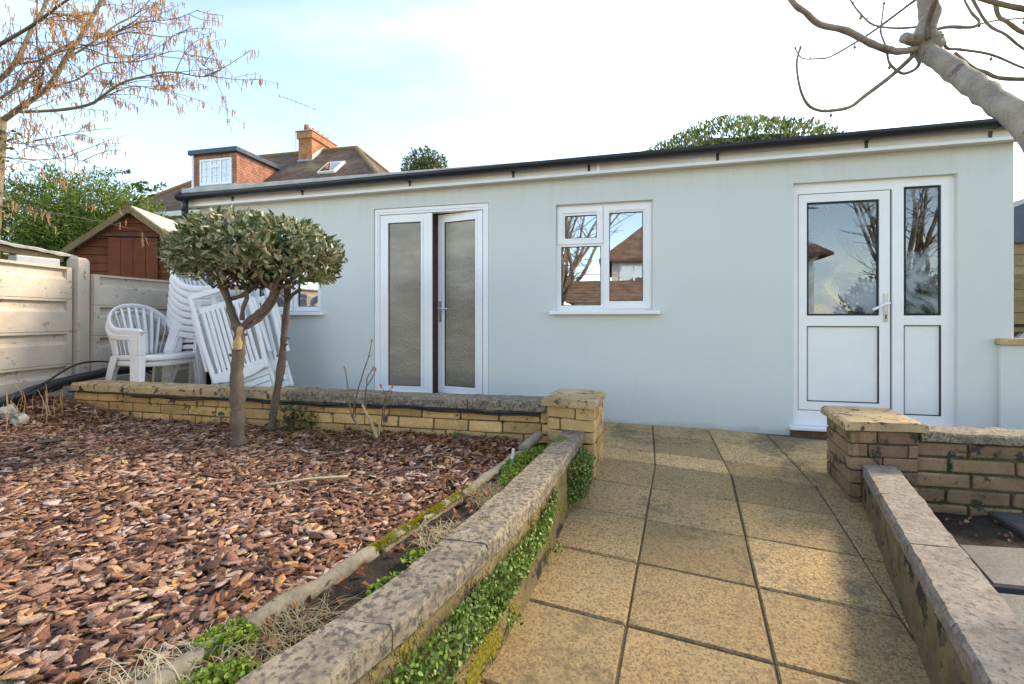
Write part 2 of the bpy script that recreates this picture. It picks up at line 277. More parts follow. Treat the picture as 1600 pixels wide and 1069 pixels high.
# ------------------------------------------------------------------ building helpers
ORG = {}
def link(o, parent=None):
    COL.objects.link(o); ORG[o] = Vector((0, 0, 0))
    if parent is not None:
        o.parent = parent; ORG[o] = ORG.get(parent, Vector((0, 0, 0)))
    return o
def tag(o, label=None, cat=None, group=None, kind=None):
    if label: o['label'] = label
    if cat: o['category'] = cat
    if group: o['group'] = group
    if kind: o['kind'] = kind
    return o
def thing(name, label, cat, loc=(0, 0, 0), group=None):
    o = bpy.data.objects.new(name, None); COL.objects.link(o); o.location = loc; ORG[o] = Vector(loc); o.empty_display_size = .1
    return tag(o, label, cat, group)
class MB:
    def __init__(s): s.v = []; s.f = []
    def add(s, vs, fs):
        b = len(s.v); s.v += [tuple(v) for v in vs]; s.f += [tuple(i+b for i in f) for f in fs]; return s
    def box(s, x0, x1, y0, y1, z0, z1):
        return s.add([(x0,y0,z0),(x1,y0,z0),(x1,y1,z0),(x0,y1,z0),(x0,y0,z1),(x1,y0,z1),(x1,y1,z1),(x0,y1,z1)],
                     [(3,2,1,0),(4,5,6,7),(0,1,5,4),(1,2,6,5),(2,3,7,6),(3,0,4,7)])
    def hexa(s, lo, hi):       # two quads (counter-clockwise from above)
        return s.add(list(lo)+list(hi), [(3,2,1,0),(4,5,6,7),(0,1,5,4),(1,2,6,5),(2,3,7,6),(3,0,4,7)])
    def prism(s, poly, d):     # planar polygon extruded by vector d
        n = len(poly); d = Vector(d)
        return s.add([Vector(p) for p in poly]+[Vector(p)+d for p in poly], [tuple(range(n))[::-1], tuple(range(n, 2*n))]+[(i, (i+1) % n, n+(i+1) % n, n+i) for i in range(n)])
    def bar(s, a, b, w, h, up=(0, 0, 1)):
        a, b = Vector(a), Vector(b); d = (b-a).normalized(); u = Vector(up); x = d.cross(u)
        if x.length < 1e-4: x = d.cross(Vector((1, 0, 0)))
        x.normalize(); u = x.cross(d).normalized(); x *= w/2; u *= h/2
        return s.add([a-x-u, a+x-u, b+x-u, b-x-u, a-x+u, a+x+u, b+x+u, b-x+u], [(3,2,1,0),(4,5,6,7),(0,1,5,4),(1,2,6,5),(2,3,7,6),(3,0,4,7)])
    def tube(s, pts, r0, r1=None, seg=8, smooth=True, flat=None, cap=True, knob=0):
        r1 = r0 if r1 is None else r1; P = [Vector(p) for p in pts]
        if smooth and len(P) > 2:
            Q = []
            for i in range(len(P)-1):
                a, b, c_, d = P[max(i-1, 0)], P[i], P[i+1], P[min(i+2, len(P)-1)]
                for k in range(4):
                    t = k/4; Q.append(.5*((2*b)+(c_-a)*t+(2*a-5*b+4*c_-d)*t*t+(3*b-a-3*c_+d)*t**3))
            Q.append(P[-1]); P = Q
        n = len(P); b0 = len(s.v); prev = None
        for i, p in enumerate(P):
            d = (P[min(i+1, n-1)]-P[max(i-1, 0)]).normalized()
            if prev is None:
                x = d.cross(Vector((0, 0, 1)));  x = x if x.length > .05 else d.cross(Vector((0, 1, 0)))
            else: x = prev-d*prev.dot(d)
            x.normalize(); prev = x; y = d.cross(x); r = r0+(r1-r0)*i/max(1, n-1)
            if knob: r *= 1+knob*(noise.noise(p*23)*1.2)
            for k in range(seg):
                a = 2*math.pi*k/seg
                rx, ry = (r, r) if flat is None else (r*flat[0], r*flat[1])
                s.v.append(tuple(p+x*(rx*math.cos(a))+y*(ry*math.sin(a))))
        for i in range(n-1):
            for k in range(seg):
                s.f.append((b0+i*seg+k, b0+i*seg+(k+1) % seg, b0+(i+1)*seg+(k+1) % seg, b0+(i+1)*seg+k))
        if cap: s.f.append(tuple(b0+k for k in range(seg))[::-1]); s.f.append(tuple(b0+(n-1)*seg+k for k in range(seg)))
        return s
    def blob(s, c, r, n=10, m=7, j=.1, sc=3.0):
        c = Vector(c); b0 = len(s.v); r = Vector(r if isinstance(r, (tuple, list)) else (r, r, r))
        for i in range(m+1):
            th = math.pi*i/m
            for k in range(n):
                ph = 2*math.pi*k/n; d = Vector((math.sin(th)*math.cos(ph), math.sin(th)*math.sin(ph), math.cos(th)))
                q = 1+j*noise.noise(d*sc+c*5)*1.6
                s.v.append(tuple(c+Vector((d.x*r.x, d.y*r.y, d.z*r.z))*q))
        for i in range(m):
            for k in range(n): s.f.append((b0+i*n+k, b0+(i+1)*n+k, b0+(i+1)*n+(k+1) % n, b0+i*n+(k+1) % n))
        return s
    def build(s, name, mat, parent=None, smooth=False, bevel=0, kind=None):
        o0 = ORG.get(parent, Vector((0, 0, 0))) if parent is not None else Vector((0, 0, 0))
        me = bpy.data.meshes.new(name)
        me.from_pydata([(v[0]-o0.x, v[1]-o0.y, v[2]-o0.z) for v in s.v], [], s.f); me.update()
        me.materials.append(MATS[mat])
        if smooth: me.polygons.foreach_set('use_smooth', [True]*len(me.polygons))
        o = link(bpy.data.objects.new(name, me), parent)
        if bevel:
            md = o.modifiers.new('edge', 'BEVEL'); md.width = bevel; md.segments = 2; md.limit_method = 'ANGLE'
        if kind: o['kind'] = kind
        return o
def holes(mb, x0, x1, z0, z1, hs, y0, y1, top=None):
    """panel in the X-Z plane between y0 (front) and y1 (back) with rectangular holes (a,b,c,d)=(xa,xb,za,zb)"""
    xs = sorted({x0, x1, *[h[0] for h in hs], *[h[1] for h in hs]}); zs = sorted({z0, z1, *[h[2] for h in hs], *[h[3] for h in hs]})
    def inh(x, z): return any(h[0] < x < h[1] and h[2] < z < h[3] for h in hs)
    for i in range(len(xs)-1):
        for k in range(len(zs)-1):
            a, b, c_, d = xs[i], xs[i+1], zs[k], zs[k+1]
            if inh((a+b)/2, (c_+d)/2): continue
            mb.add([(a, y0, c_), (b, y0, c_), (b, y0, d), (a, y0, d)], [(0, 1, 2, 3)])
            mb.add([(a, y1, c_), (b, y1, c_), (b, y1, d), (a, y1, d)], [(3, 2, 1, 0)])
    def ring(a, b, c_, d, fl):
        q = [(a, c_), (b, c_), (b, d), (a, d)]
        for i in range(4):
            p, r = q[i], q[(i+1) % 4]; vs = [(p[0], y0, p[1]), (r[0], y0, r[1]), (r[0], y1, r[1]), (p[0], y1, p[1])]
            mb.add(vs, [(0, 1, 2, 3)] if fl else [(3, 2, 1, 0)])
    ring(x0, x1, z0, z1, False)
    for h in hs: ring(*h, True)
    return mb
def piece(name, me, parent, loc, rot=(0, 0, 0), scale=(1, 1, 1)):
    o = link(bpy.data.objects.new(name, me), parent); o.location = Vector(loc)-ORG[parent]; o.rotation_euler = rot; o.scale = scale
    return o
def rock_box(name, mat, lx=1, ly=1, lz=1, seed=0, j=.02, cut=.06):
    """unit block with chipped, uneven edges; about 50 triangles"""
    rr = random.Random(seed); vs = []; fs = []
    def ringz(z, ins):
        r = []
        for (sx, sy) in ((-1, -1), (1, -1), (1, 1), (-1, 1)):
            for q in (0, 1):
                ex = .5-ins; ey = .5-ins; cx, cy_ = cut*rr.uniform(.3, 1)*.5, cut*rr.uniform(.3, 1)*.5
                first = (q == 0) == (sx*sy > 0)
                x, y = (sx*ex, sy*(ey-cy_)) if first else (sx*(ex-cx), sy*ey)
                r.append((x*lx+rr.uniform(-j, j)*lx*.3, y*ly+rr.uniform(-j, j)*ly, z*lz+rr.uniform(-j, j)*lz))
        return r
    # order the eight points round
    for z, ins in ((-.5, cut*.5), (-.5+cut, 0), (.5-cut, 0), (.5, cut*.5)):
        r = ringz(z, ins); r.sort(key=lambda p: math.atan2(p[1]/ly, p[0]/lx)); vs += r
    for k in range(3):
        for i in range(8): fs.append((k*8+i, k*8+(i+1) % 8, (k+1)*8+(i+1) % 8, (k+1)*8+i))
    fs.append(tuple(range(8))[::-1]); fs.append(tuple(range(24, 32)))
    me = bpy.data.meshes.new(name); me.from_pydata(vs, [], fs); me.materials.append(MATS[mat]); me.update(); return me
def npmesh(name, V, loops, starts, mat, tone=None, parent=None, smooth=False, kind=None):
    me = bpy.data.meshes.new(name); nv = len(V)
    o0 = np.array(ORG.get(parent, Vector((0, 0, 0)))) if parent is not None else np.zeros(3)
    me.vertices.add(nv); me.vertices.foreach_set('co', (V-o0).astype(np.float32).ravel())
    me.loops.add(len(loops)); me.loops.foreach_set('vertex_index', loops.astype(np.int32))
    me.polygons.add(len(starts)); me.polygons.foreach_set('loop_start', starts.astype(np.int32))
    if smooth: me.polygons.foreach_set('use_smooth', np.ones(len(starts), dtype=bool))
    me.update(calc_edges=True)
    if tone is not None:
        a = me.attributes.new('tone', 'FLOAT', 'FACE'); a.data.foreach_set('value', tone.astype(np.float32))
    me.materials.append(MATS[mat]); o = link(bpy.data.objects.new(name, me), parent)
    if kind: o['kind'] = kind
    return o
def unit(a): return a/np.maximum(np.linalg.norm(a, axis=1, keepdims=True), 1e-9)
def leaf_geo(P, D, U, L, W, fold=.25):
    """pointed folded leaves: P base, D direction, U up, arrays; six vertices, four faces each"""
    S = unit(np.cross(D, U)); U2 = np.cross(S, D); L = L[:, None]; W = W[:, None]
    a = P; b = P+D*L*.35+S*W*.5+U2*W*fold; c_ = P+D*L*.40-U2*W*.05; d = P+D*L*.35-S*W*.5+U2*W*fold; e = P+D*L*.72+S*W*.33+U2*W*fold*.6-U2*L*.05; f = P+D*L*.72-S*W*.33+U2*W*fold*.6-U2*L*.05; g = P+D*L-U2*L*.10
    V = np.stack([a, b, c_, d, e, f, g], 1); n = len(P)
    F = np.array([[0, 1, 2, 2], [0, 2, 3, 3], [1, 4, 6, 2], [2, 6, 5, 3]])
    tri = [(0, 1, 2), (0, 2, 3)]; quad = [(1, 4, 6, 2), (2, 6, 5, 3)]
    base = (np.arange(n)*7)[:, None]
    lo = np.concatenate([base+np.array(tri[0]), base+np.array(tri[1]), base+np.array(quad[0]), base+np.array(quad[1])], 1)
    st = (np.arange(n)*14)[:, None]+np.array([0, 3, 6, 10])
    return V.reshape(-1, 3), lo.ravel(), st.ravel()
def leaves(name, P, D, U, L, W, mat, parent=None, fold=.25, kind='stuff', tone=None):
    V, lo, st = leaf_geo(P, unit(D), unit(U), L, W, fold)
    t = rng.random(len(P)) if tone is None else tone
    return npmesh(name, V, lo, st, mat, np.repeat(t, 4), parent, kind=kind)
def one_leaf(name, mat, L, W, fold=.25):
    V, lo, st = leaf_geo(np.zeros((1, 3)), np.array([[1., 0, 0]]), np.array([[0, 0, 1.]]), np.array([L]), np.array([W]), fold)
    o = npmesh(name, V, lo, st, mat, np.zeros(4)); me = o.data; bpy.data.objects.remove(o); return me
def sph(n): return unit(rng.normal(size=(n, 3)))
# ================================================================== the setting
g = MB(); g.add([(-300, -300, -.36), (300, -300, -.36), (300, 300, -.36), (-300, 300, -.36)], [(0, 1, 2, 3)])
tag(g.build('ground', 'lawn'), kind='structure')

# ---- paved patio and ramp, slab by slab
E8 = Vector((math.sin(R(8.2)), math.cos(R(8.2)), 0)); W8 = Vector((math.cos(R(8.2)), -math.sin(R(8.2)), 0)); E3 = Vector((math.sin(R(3.3)), math.cos(R(3.3)), 0))
P1 = Vector((.267, -1.10, 0))
def zpat(x, y): return .03-.02*(x+.14)+.029*y
def clip(poly, a, b):     # keep what lies left of a->b
    out = []
    f = lambda p: (b[0]-a[0])*(p[1]-a[1])-(b[1]-a[1])*(p[0]-a[0])
    for i in range(len(poly)):
        p, q = poly[i], poly[(i+1) % len(poly)]; fp, fq = f(p), f(q)
        if fp >= 0: out.append(p)
        if fp*fq < 0: t = fp/(fp-fq); out.append((p[0]+(q[0]-p[0])*t, p[1]+(q[1]-p[1])*t))
    return out
def shrink(poly, d):
    c = Vector((sum(p[0] for p in poly)/len(poly), sum(p[1] for p in poly)/len(poly)))
    out = []
    n = len(poly)
    for i in range(n):
        p0, p1, p2 = (Vector(poly[(i+k) % n]) for k in (-1, 0, 1))
        d1 = (p1-p0).normalized(); d2 = (p2-p1).normalized(); n1 = Vector((-d1.y, d1.x)); n2 = Vector((-d2.y, d2.x))
        bis = (n1+n2); L = max(.3, 1+n1.dot(n2)); out.append(p1+bis*(d/L))
    return [(p.x, p.y) for p in out]
def slab(parent, poly, zf, mat, th=.045, gap=.0036):
    if len(poly) < 3: return
    area = sum(poly[i][0]*poly[(i+1) % len(poly)][1]-poly[(i+1) % len(poly)][0]*poly[i][1] for i in range(len(poly)))/2
    if area < 0: poly = poly[::-1]; area = -area
    if area < .004: return
    dz = random.uniform(-.003, .003); a = shrink(poly, gap); b = shrink(poly, gap+.006)
    mb = MB(); n = len(poly)
    jit = lambda p: (p[0]+random.uniform(-.002, .002), p[1]+random.uniform(-.002, .002))
    a = [jit(p) for p in a]
    mb.v += [(p[0], p[1], zf(*p)-th) for p in a]+[(p[0], p[1], zf(*p)-.007+dz) for p in a]+[(p[0], p[1], zf(*p)+dz) for p in b]
    for k in (0, 1):
        for i in range(n): mb.f.append((k*n+i, k*n+(i+1) % n, (k+1)*n+(i+1) % n, (k+1)*n+i))
    mb.f.append(tuple(range(2*n, 3*n)))
    return mb.build('paving_slab', mat, parent)
pat = MB(); pat.add([(x, y, zpat(x, y)-.010) for x, y in ((-.5, -1.06), (3.4, -1.55), (3.4, .05), (-.5, .05))], [(0, 1, 2, 3)])
patio = tag(pat.build('patio', 'joint_dirt'), kind='structure')
rows = [0, .27, .75, 1.18]
for k in range(-1, 6):
    for r in range(3):
        a = P1+W8*(.477*k)+E3*rows[r]; b = P1+W8*(.477*(k+1))+E3*rows[r]; c_ = P1+W8*(.477*(k+1))+E3*rows[r+1]; d = P1+W8*(.477*k)+E3*rows[r+1]
        poly = [(p.x, p.y) for p in (a, b, c_, d)]
        poly = clip(poly, (9, -.004), (-9, -.004))
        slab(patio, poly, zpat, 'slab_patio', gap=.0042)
RW_A, RW_B = Vector((1.45, -1.47)), Vector((.70, -3.83))      # centre line of the right ramp wall
def zramp(x, y):
    sdist = (P1-Vector((x, y, 0))).dot(E8); q = P1+W8*((Vector((x, y, 0))-P1).dot(W8))
    return zpat(q.x, q.y)-.07*max(0, sdist)
rp = MB(); cor = []
for k, sd in ((-2, 0), (2.35, 0), (1.6, 3.9), (-3.4, 3.9)):
    p = P1+W8*(.48*k)-E8*sd; cor.append((p.x, p.y, zramp(p.x, p.y)-.011))
rp.add(cor, [(0, 3, 2, 1)]); ramp = tag(rp.build('ramp_path', 'joint_dirt'), kind='structure')
for k in range(-3, 3):
    for r in range(9):
        L = .405; ks = .48
        a = P1+W8*(ks*k)-E8*(L*r); b = P1+W8*(ks*(k+1))-E8*(L*r); c_ = P1+W8*(ks*(k+1))-E8*(L*(r+1)); d = P1+W8*(ks*k)-E8*(L*(r+1))
        poly = clip([(p.x, p.y) for p in (d, c_, b, a)], (RW_B.x, RW_B.y), (RW_A.x, RW_A.y))
        if k < -1 and r < 4: continue
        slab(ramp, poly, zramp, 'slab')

lp = MB(); lp.box(-9, 9, -16.6, -4.95, -.36, -.31); lower = tag(lp.build('bounce_patio', 'joint_dirt'), kind='structure')  # unseen paved ground, added behind the camera to bounce light onto the facade
me_ = rock_box('paving_slab', 'bounce_paving', .88, .88, .05, seed=4, j=.005, cut=.03)
for i in range(20):
    for k in range(13): piece('paving_slab', me_, lower, (-8.55+.9*i, -5.4-.9*k, -.30))  # slabs of the added light-bouncing ground
# ---- raised terrace, beds
t = MB(); t.box(-5.6, -.30, -1.22, .05, -.3, .2); tag(t.build('terrace', 'terrace_concrete'), kind='structure')
def zbed(x, y):
    return .155+.17*math.exp(-((x+5.0)**2+(y+1.45)**2)/.45)+.02*math.exp(-((x+1.0)**2+(y+1.6)**2)/.3)+.018*noise.noise(Vector((x*2.2, y*2.2, 3)))+.012*noise.noise(Vector((x*7, y*7, 1)))
LW_R = [(-.208, -1.40), (-.262, -1.98), (-.321, -2.536), (-.402, -2.978), (-.458, -3.189), (-.508, -3.393), (-.559, -3.553), (-.72, -4.05), (-.97, -4.75)]
LW_L = [(-.335, -1.40), (-.40, -1.95), (-.468, -2.468), (-.539, -2.876), (-.590, -3.148), (-.632, -3.336), (-.685, -3.505), (-.750, -3.677), (-.90, -4.05), (-1.17, -4.75)]
EDGE = [(-.50, -1.44), (-.62, -1.88), (-.707, -2.42), (-.79, -2.79), (-.845, -2.99), (-.90, -3.19), (-.947, -3.34), (-.985, -3.5), (-1.03, -3.7), (-1.2, -4.1), (-1.5, -4.75)]
def atY(pts, y):
    if y >= pts[0][1]: return pts[0][0]
    for (x0, y0), (x1, y1) in zip(pts, pts[1:]):
        if y1 <= y <= y0: return x0+(x1-x0)*(y-y0)/(y1-y0)
    return pts[-1][0]
FL0, FL1 = Vector((-5.36, -.95)), Vector((-4.50, -4.75))       # left fence line
def fencex(y): return FL0.x+(FL1.x-FL0.x)*(y-FL0.y)/(FL1.y-FL0.y)
bed = MB(); NX, NY = 90, 64
for j in range(NY+1):
    y = -1.18-(4.75-1.18)*j/NY
    for i in range(NX+1):
        x0, x1 = fencex(y)-.05, atY(EDGE, y)+.03; x = x0+(x1-x0)*i/NX; bed.v.append((x, y, zbed(x, y)-.012))
for j in range(NY):
    for i in range(NX): q = j*(NX+1)+i; bed.f.append((q+NX+1, q+NX+2, q+1, q))
mulch_bed = tag(bed.build('mulch_bed', 'mulch_soil', smooth=True), kind='structure')
strip = MB(); ys = [-1.40-.05*i for i in range(68)]
for y in ys:
    xa, xb = atY(EDGE, y)-.02, atY(LW_L, y)+.04
    for k in range(6):
        x = xa+(xb-xa)*k/5; strip.v.append((x, y, .165+.03*noise.noise(Vector((x*14, y*14, 0)))+.015*noise.noise(Vector((x*40, y*40, 0)))))
for j in range(len(ys)-1):
    for k in range(5): q = j*6+k; strip.f.append((q, q+6, q+7, q+1))
tag(strip.build('planting_strip', 'soil', smooth=True), kind='structure')
rb = MB(); nx, ny = 40, 50
for j in range(ny+1):
    y = -1.36-3.4*j/ny
    for i in range(nx+1):
        xl = RW_A.x+(RW_B.x-RW_A.x)*(y-RW_A.y)/(RW_B.y-RW_A.y); xl = min(xl, 1.5); x = xl+(4.5-xl)*(i/nx)**1.5
        rb.v.append((x, y, -.085+.02*noise.noise(Vector((x*9, y*9, 5)))))
for j in range(ny):
    for i in range(nx): q = j*(nx+1)+i; rb.f.append((q+nx+1, q+nx+2, q+1, q))
side_bed = tag(rb.build('side_bed', 'soil', smooth=True), kind='structure')

# ================================================================== the outbuilding
B = thing('garden_outbuilding', 'long low pale blue rendered outbuilding with flat roof and black gutter', 'building', (-.8, 0, 0))
FR = (-2.54, -1.258, .16, 2.19); W1 = (-.577, .334, 1.085, 2.125); DR = (1.51, 2.718, .075, 2.197); W0 = (-4.10, -3.188, 1.085, 2.065)
wall = MB(); holes(wall, -4.816, 3.093, -.3, 2.47, [FR, W1, DR, W0], 0, .16)
wall.box(-4.816, -4.66, .16, 4, -.3, 2.47).box(2.94, 3.093, .16, 4, -.3, 2.47).box(-4.66, 2.94, 3.85, 4, -.3, 2.47)
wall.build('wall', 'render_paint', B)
# rooms behind the glass
rm = MB(); rm.add([(-4.65, 2.2, .1), (2.93, 2.2, .1), (2.93, 2.2, 2.4), (-4.65, 2.2, 2.4)], [(0, 1, 2, 3)])
rm.add([(-4.65, .17, 2.4), (2.93, .17, 2.4), (2.93, 2.2, 2.4), (-4.65, 2.2, 2.4)], [(0, 3, 2, 1)])
for x in (-2.9, -1.0, 1.2): rm.box(x-.04, x+.04, .17, 2.2, .1, 2.4)
rm.build('room_walls', 'interior_wall', B)
MB().add([(-4.65, .17, .1), (2.93, .17, .1), (2.93, 2.2, .1), (-4.65, 2.2, .1)], [(0, 1, 2, 3)]).build('room_floor', 'interior_floor', B)
cu = MB()
for i in range(26):
    x = -2.05+i*.022; cu.v += [(x, .29+.02*math.sin(i*1.4), .12), (x, .29+.02*math.sin(i*1.4), 2.25)]
for i in range(25): cu.f.append((2*i, 2*i+2, 2*i+3, 2*i+1))
cu.build('curtain', 'curtain', B, smooth=True)
# roof edge, fascia, soffit, gutter, downpipe
def zf(x): return 2.321+.01165*(x+4.8)           # bottom of fascia
def zg(x): return 2.40+.0143*(x+4.935)           # gutter centre height
fa = MB()
for a, b in ((-4.91, -.165), (-.165, 3.19)):
    fa.hexa([(a, -.10, zf(a)), (b-.002, -.10, zf(b)), (b-.002, -.075, zf(b)), (a, -.075, zf(a))], [(a, -.10, zf(a)+.155), (b-.002, -.10, zf(b)+.155), (b-.002, -.075, zf(b)+.155), (a, -.075, zf(a)+.155)])
    fo = fa.build('fascia', 'fascia_paint', B); fa = MB()
    fa.hexa([(a, -.108, zf(a)-.004), (b, -.108, zf(b)-.004), (b, -.1005, zf(b)-.004), (a, -.1005, zf(a)-.004)], [(a, -.106, zf(a)+.022), (b, -.106, zf(b)+.022), (b, -.1005, zf(b)+.022), (a, -.1005, zf(a)+.022)])
    fa.build('fascia_lip', 'upvc', fo); fa = MB()
MB().box(-.18, -.148, -.112, -.1015, zf(-.16)-.006, zf(-.16)+.13).build('fascia_joint', 'upvc', B)
so_ = MB(); so_.hexa([(-4.91, -.0745, zf(-4.9)+.004), (3.19, -.0745, zf(3.19)+.004), (3.19, -.001, zf(3.19)+.004), (-4.91, -.001, zf(-4.9)+.004)], [(-4.91, -.0745, zf(-4.9)+.015), (3.19, -.0745, zf(3.19)+.015), (3.19, -.001, zf(3.19)+.015), (-4.91, -.001, zf(-4.9)+.015)])
so_.build('soffit', 'fascia_paint', B)
MB().box(-4.92, -4.80, -.07, .3, 2.335, 2.43).build('rafter_end', 'timber_dark', B)
rf = MB(); rf.hexa([(-4.95, -.118, 2.478), (3.24, -.118, 2.485), (3.24, 4.1, 2.56), (-4.95, 4.1, 2.56)], [(-4.95, -.118, 2.535), (3.24, -.118, 2.528), (3.24, 4.1, 2.60), (-4.95, 4.1, 2.60)])
rf.build('roof', 'roof_felt', B, bevel=.008)
gu = MB(); X0, X1 = -4.935, 3.12; ns = 40
for i in range(ns+1):
    x = X0+(X1-X0)*i/ns
    for k in range(9):
        a = math.pi*k/8; gu.v.append((x, -.168-.056*math.cos(a), zg(x)-.056*math.sin(a)+.03))
    for k in range(9):
        a = math.pi*(8-k)/8; gu.v.append((x, -.168-.051*math.cos(a), zg(x)-.051*math.sin(a)+.03))
for i in range(ns):
    for k in range(18): gu.f.append((i*18+k, i*18+(k+1) % 18, (i+1)*18+(k+1) % 18, (i+1)*18+k))
gu.f.append(tuple(range(18))); gu.f.append(tuple(ns*18+k for k in range(18))[::-1])
gut = gu.build('gutter', 'gutter_plastic', B, smooth=True)
MB().tube([(X0+.002, -.168, zg(X0)+.028), (X0+.012, -.168, zg(X0)+.028)], .056, seg=16, smooth=False).build('gutter_stop', 'gutter_plastic', gut)
for x in (-4.25, -3.34, -2.07, -.98, -.25, .874, 2.02, 2.87):
    b = MB(); zc_ = zg(x)+.03
    for i in range(13):
        a = math.pi*i/12
        for dx in (-.012, .012): b.v.append((x+dx, -.168-.0605*math.cos(a), zc_-.0605*math.sin(a)))
    for i in range(12): b.f.append((2*i, 2*i+2, 2*i+3, 2*i+1))
    b.prism([(x-.012, -.112, zc_-.045), (x-.012, -.101, zc_-.115), (x-.012, -.101, zc_-.03)], (.024, 0, 0))
    b.build('gutter_bracket', 'gutter_plastic', gut)
dp_ = MB(); dp_.tube([(-4.84, -.168, 2.39), (-4.84, -.168, 2.24)], .034, seg=14, smooth=False)
dp_.tube([(-4.84, -.168, 2.25), (-4.84, -.165, 2.215), (-4.80, -.14, 2.18), (-4.68, -.05, 2.115), (-4.64, -.036, 2.08), (-4.635, -.036, 2.0)], .034, seg=14)
dp_.tube([(-4.635, -.036, 2.02), (-4.635, -.036, .22)], .034, seg=14, smooth=False)
dp_.build('downpipe', 'gutter_plastic', B, smooth=True)

def ringbox(mb, x0, x1, z0, z1, wd, y0, y1): return holes(mb, x0, x1, z0, z1, [(x0+wd, x1-wd, z0+wd, z1-wd)], y0, y1)
def pane(parent, x0, x1, z0, z1, y, mat):
    p = MB().box(x0-.004, x1+.004, y, y+.012, z0-.004, z1+.004).build('pane', mat, parent)
    ringbox(MB(), x0-.006, x1+.006, z0-.006, z1+.006, .0125, y-.008, y-.001).build('gasket', 'gasket', parent); return p
def window(X0, X1, Z0, Z1, panes, sashes, y):
    f = holes(MB(), X0, X1, Z0, Z1, [(a-.012, b+.012, c_-.012, d+.012) for a, b, c_, d in panes], y, y+.065).build('window', 'upvc', B, bevel=.004)
    for a, b, c_, d, wd in sashes:
        ringbox(MB(), a, b, c_, d, wd, y-.014, y-.001).build('sash', 'upvc', f, bevel=.006)
    for a, b, c_, d in panes:
        bead = holes(MB(), a-.018, b+.018, c_-.018, d+.018, [(a, b, c_, d)], y-.003 if True else y, y+.02).build('glazing_bead', 'upvc', f, bevel=.004)
        pane(f, a, b, c_, d, y+.012, 'clear_glass')
    return f
y = .05
f1 = window(W1[0], W1[1], W1[2], W1[3], [(-.491, -.185, 1.798, 2.022), (-.529, -.145, 1.141, 1.718), (-.065, .247, 1.18, 2.031)],
            [(-.563, -.127, 1.742, 2.098, .052), (-.118, .318, 1.108, 2.098, .05)], y)
MB().box(-.636, .393, -.065, .05, 1.052, 1.084).build('sill', 'upvc', B, bevel=.006)
f0 = window(W0[0], W0[1], W0[2], W0[3], [(-4.03, -3.62, 1.15, 2.0), (-3.51, -3.25, 1.15, 2.0)], [(-4.08, -3.575, 1.10, 2.045, .045), (-3.555, -3.205, 1.10, 2.045, .045)], y)
MB().box(-4.15, -3.14, -.065, .05, 1.052, 1.084).build('sill', 'upvc', B, bevel=.006)
# french doors: fixed left leaf shut, right leaf ajar (opens inwards)
y = .02
ff = holes(MB(), FR[0], FR[1], FR[2], FR[3], [(-2.482, -1.322, .215, 2.128)], y, y+.075).build('french_door_frame', 'upvc', B, bevel=.005)
ringbox(MB(), -2.532, -1.266, .17, 2.182, .03, y-.008, y-.001).build('frame_trim', 'upvc', ff, bevel=.004)
def leaf(name, x0, x1, pn, y, ztop=2.122, zbot=.222):
    lf = holes(MB(), x0, x1, zbot, ztop, [(pn[0]-.01, pn[1]+.01, pn[2]-.01, pn[3]+.01)], y, y+.06).build(name, 'upvc', B, bevel=.006)
    holes(MB(), pn[0]-.026, pn[1]+.026, pn[2]-.026, pn[3]+.026, [pn], y-.005, y+.02).build('glazing_bead', 'upvc', lf, bevel=.005)
    pane(lf, *pn, y+.014, 'obscure_glass'); return lf
lL = leaf('door_leaf', -2.478, -1.94, (-2.385, -2.007, .299, 2.038), y+.008)
MB().box(-1.965, -1.875, y-.004, y+.006, .222, 2.122).build('meeting_stile', 'upvc', lL, bevel=.004)
MB().box(-2.478, -1.945, y-.02, y+.006, .222, .245).build('weather_bar', 'upvc', lL, bevel=.004)
lR = leaf('door_leaf', -1.87, -1.329, (-1.79, -1.41, .299, 2.038), y+.008)
hd = MB(); hd.box(-1.85, -1.822, y-.006, y+.006, .98, 1.20).tube([(-1.836, y-.005, 1.12), (-1.836, y-.05, 1.12), (-1.80, y-.055, 1.12), (-1.71, y-.05, 1.115)], .009, seg=8)
hob = hd.build('handle', 'steel', lR, smooth=False)
MB().box(-1.839, -1.833, y-.0075, y-.0062, 1.01, 1.03).build('keyhole', 'gasket', lR)
# swing the right leaf about its hinge
hinge = Vector((-1.329, y+.03, 0)); base_ = ORG[B]; rel = hinge-base_
lR.matrix_local = Matrix.Translation(rel) @ Matrix.Rotation(R(-12.5), 4, 'Z') @ Matrix.Translation(-rel)
# front door with side light
y = .045
df = holes(MB(), DR[0], DR[1], DR[2], DR[3], [(1.562, 2.281, .205, 2.108), (2.372-.008, 2.624+.008, 1.037, 2.123), (2.364, 2.632, .198, .957)], y, y+.07).build('door_frame', 'upvc', B, bevel=.005)
pane(df, 2.377, 2.624, 1.05, 2.112, y+.014, 'misty_glass')
MB().box(2.364, 2.632, y+.016, y+.03, .198, .957).build('panel', 'upvc_panel', df)
ringbox(MB(), 2.3655, 2.6305, .1995, .9555, .0065, y+.004, y+.0155).build('gasket', 'gasket', df)
dl = holes(MB(), 1.568, 2.262, .212, 2.100, [(1.632, 2.184, 1.037, 2.030), (1.632, 2.184, .285, .947)], y-.004, y+.055).build('door_leaf', 'upvc', B, bevel=.006)
pane(dl, 1.642, 2.176, 1.047, 2.020, y+.012, 'misty_glass')
MB().box(1.632, 2.184, y+.012, y+.026, .285, .947).build('panel', 'upvc_panel', dl)
ringbox(MB(), 1.6335, 2.1825, .2865, .9455, .0065, y+.001, y+.0115).build('gasket', 'gasket', dl)
MB().box(2.2625, 2.2805, y+.022, y+.03, .206, 2.107).build('draught_seal', 'gasket', df)
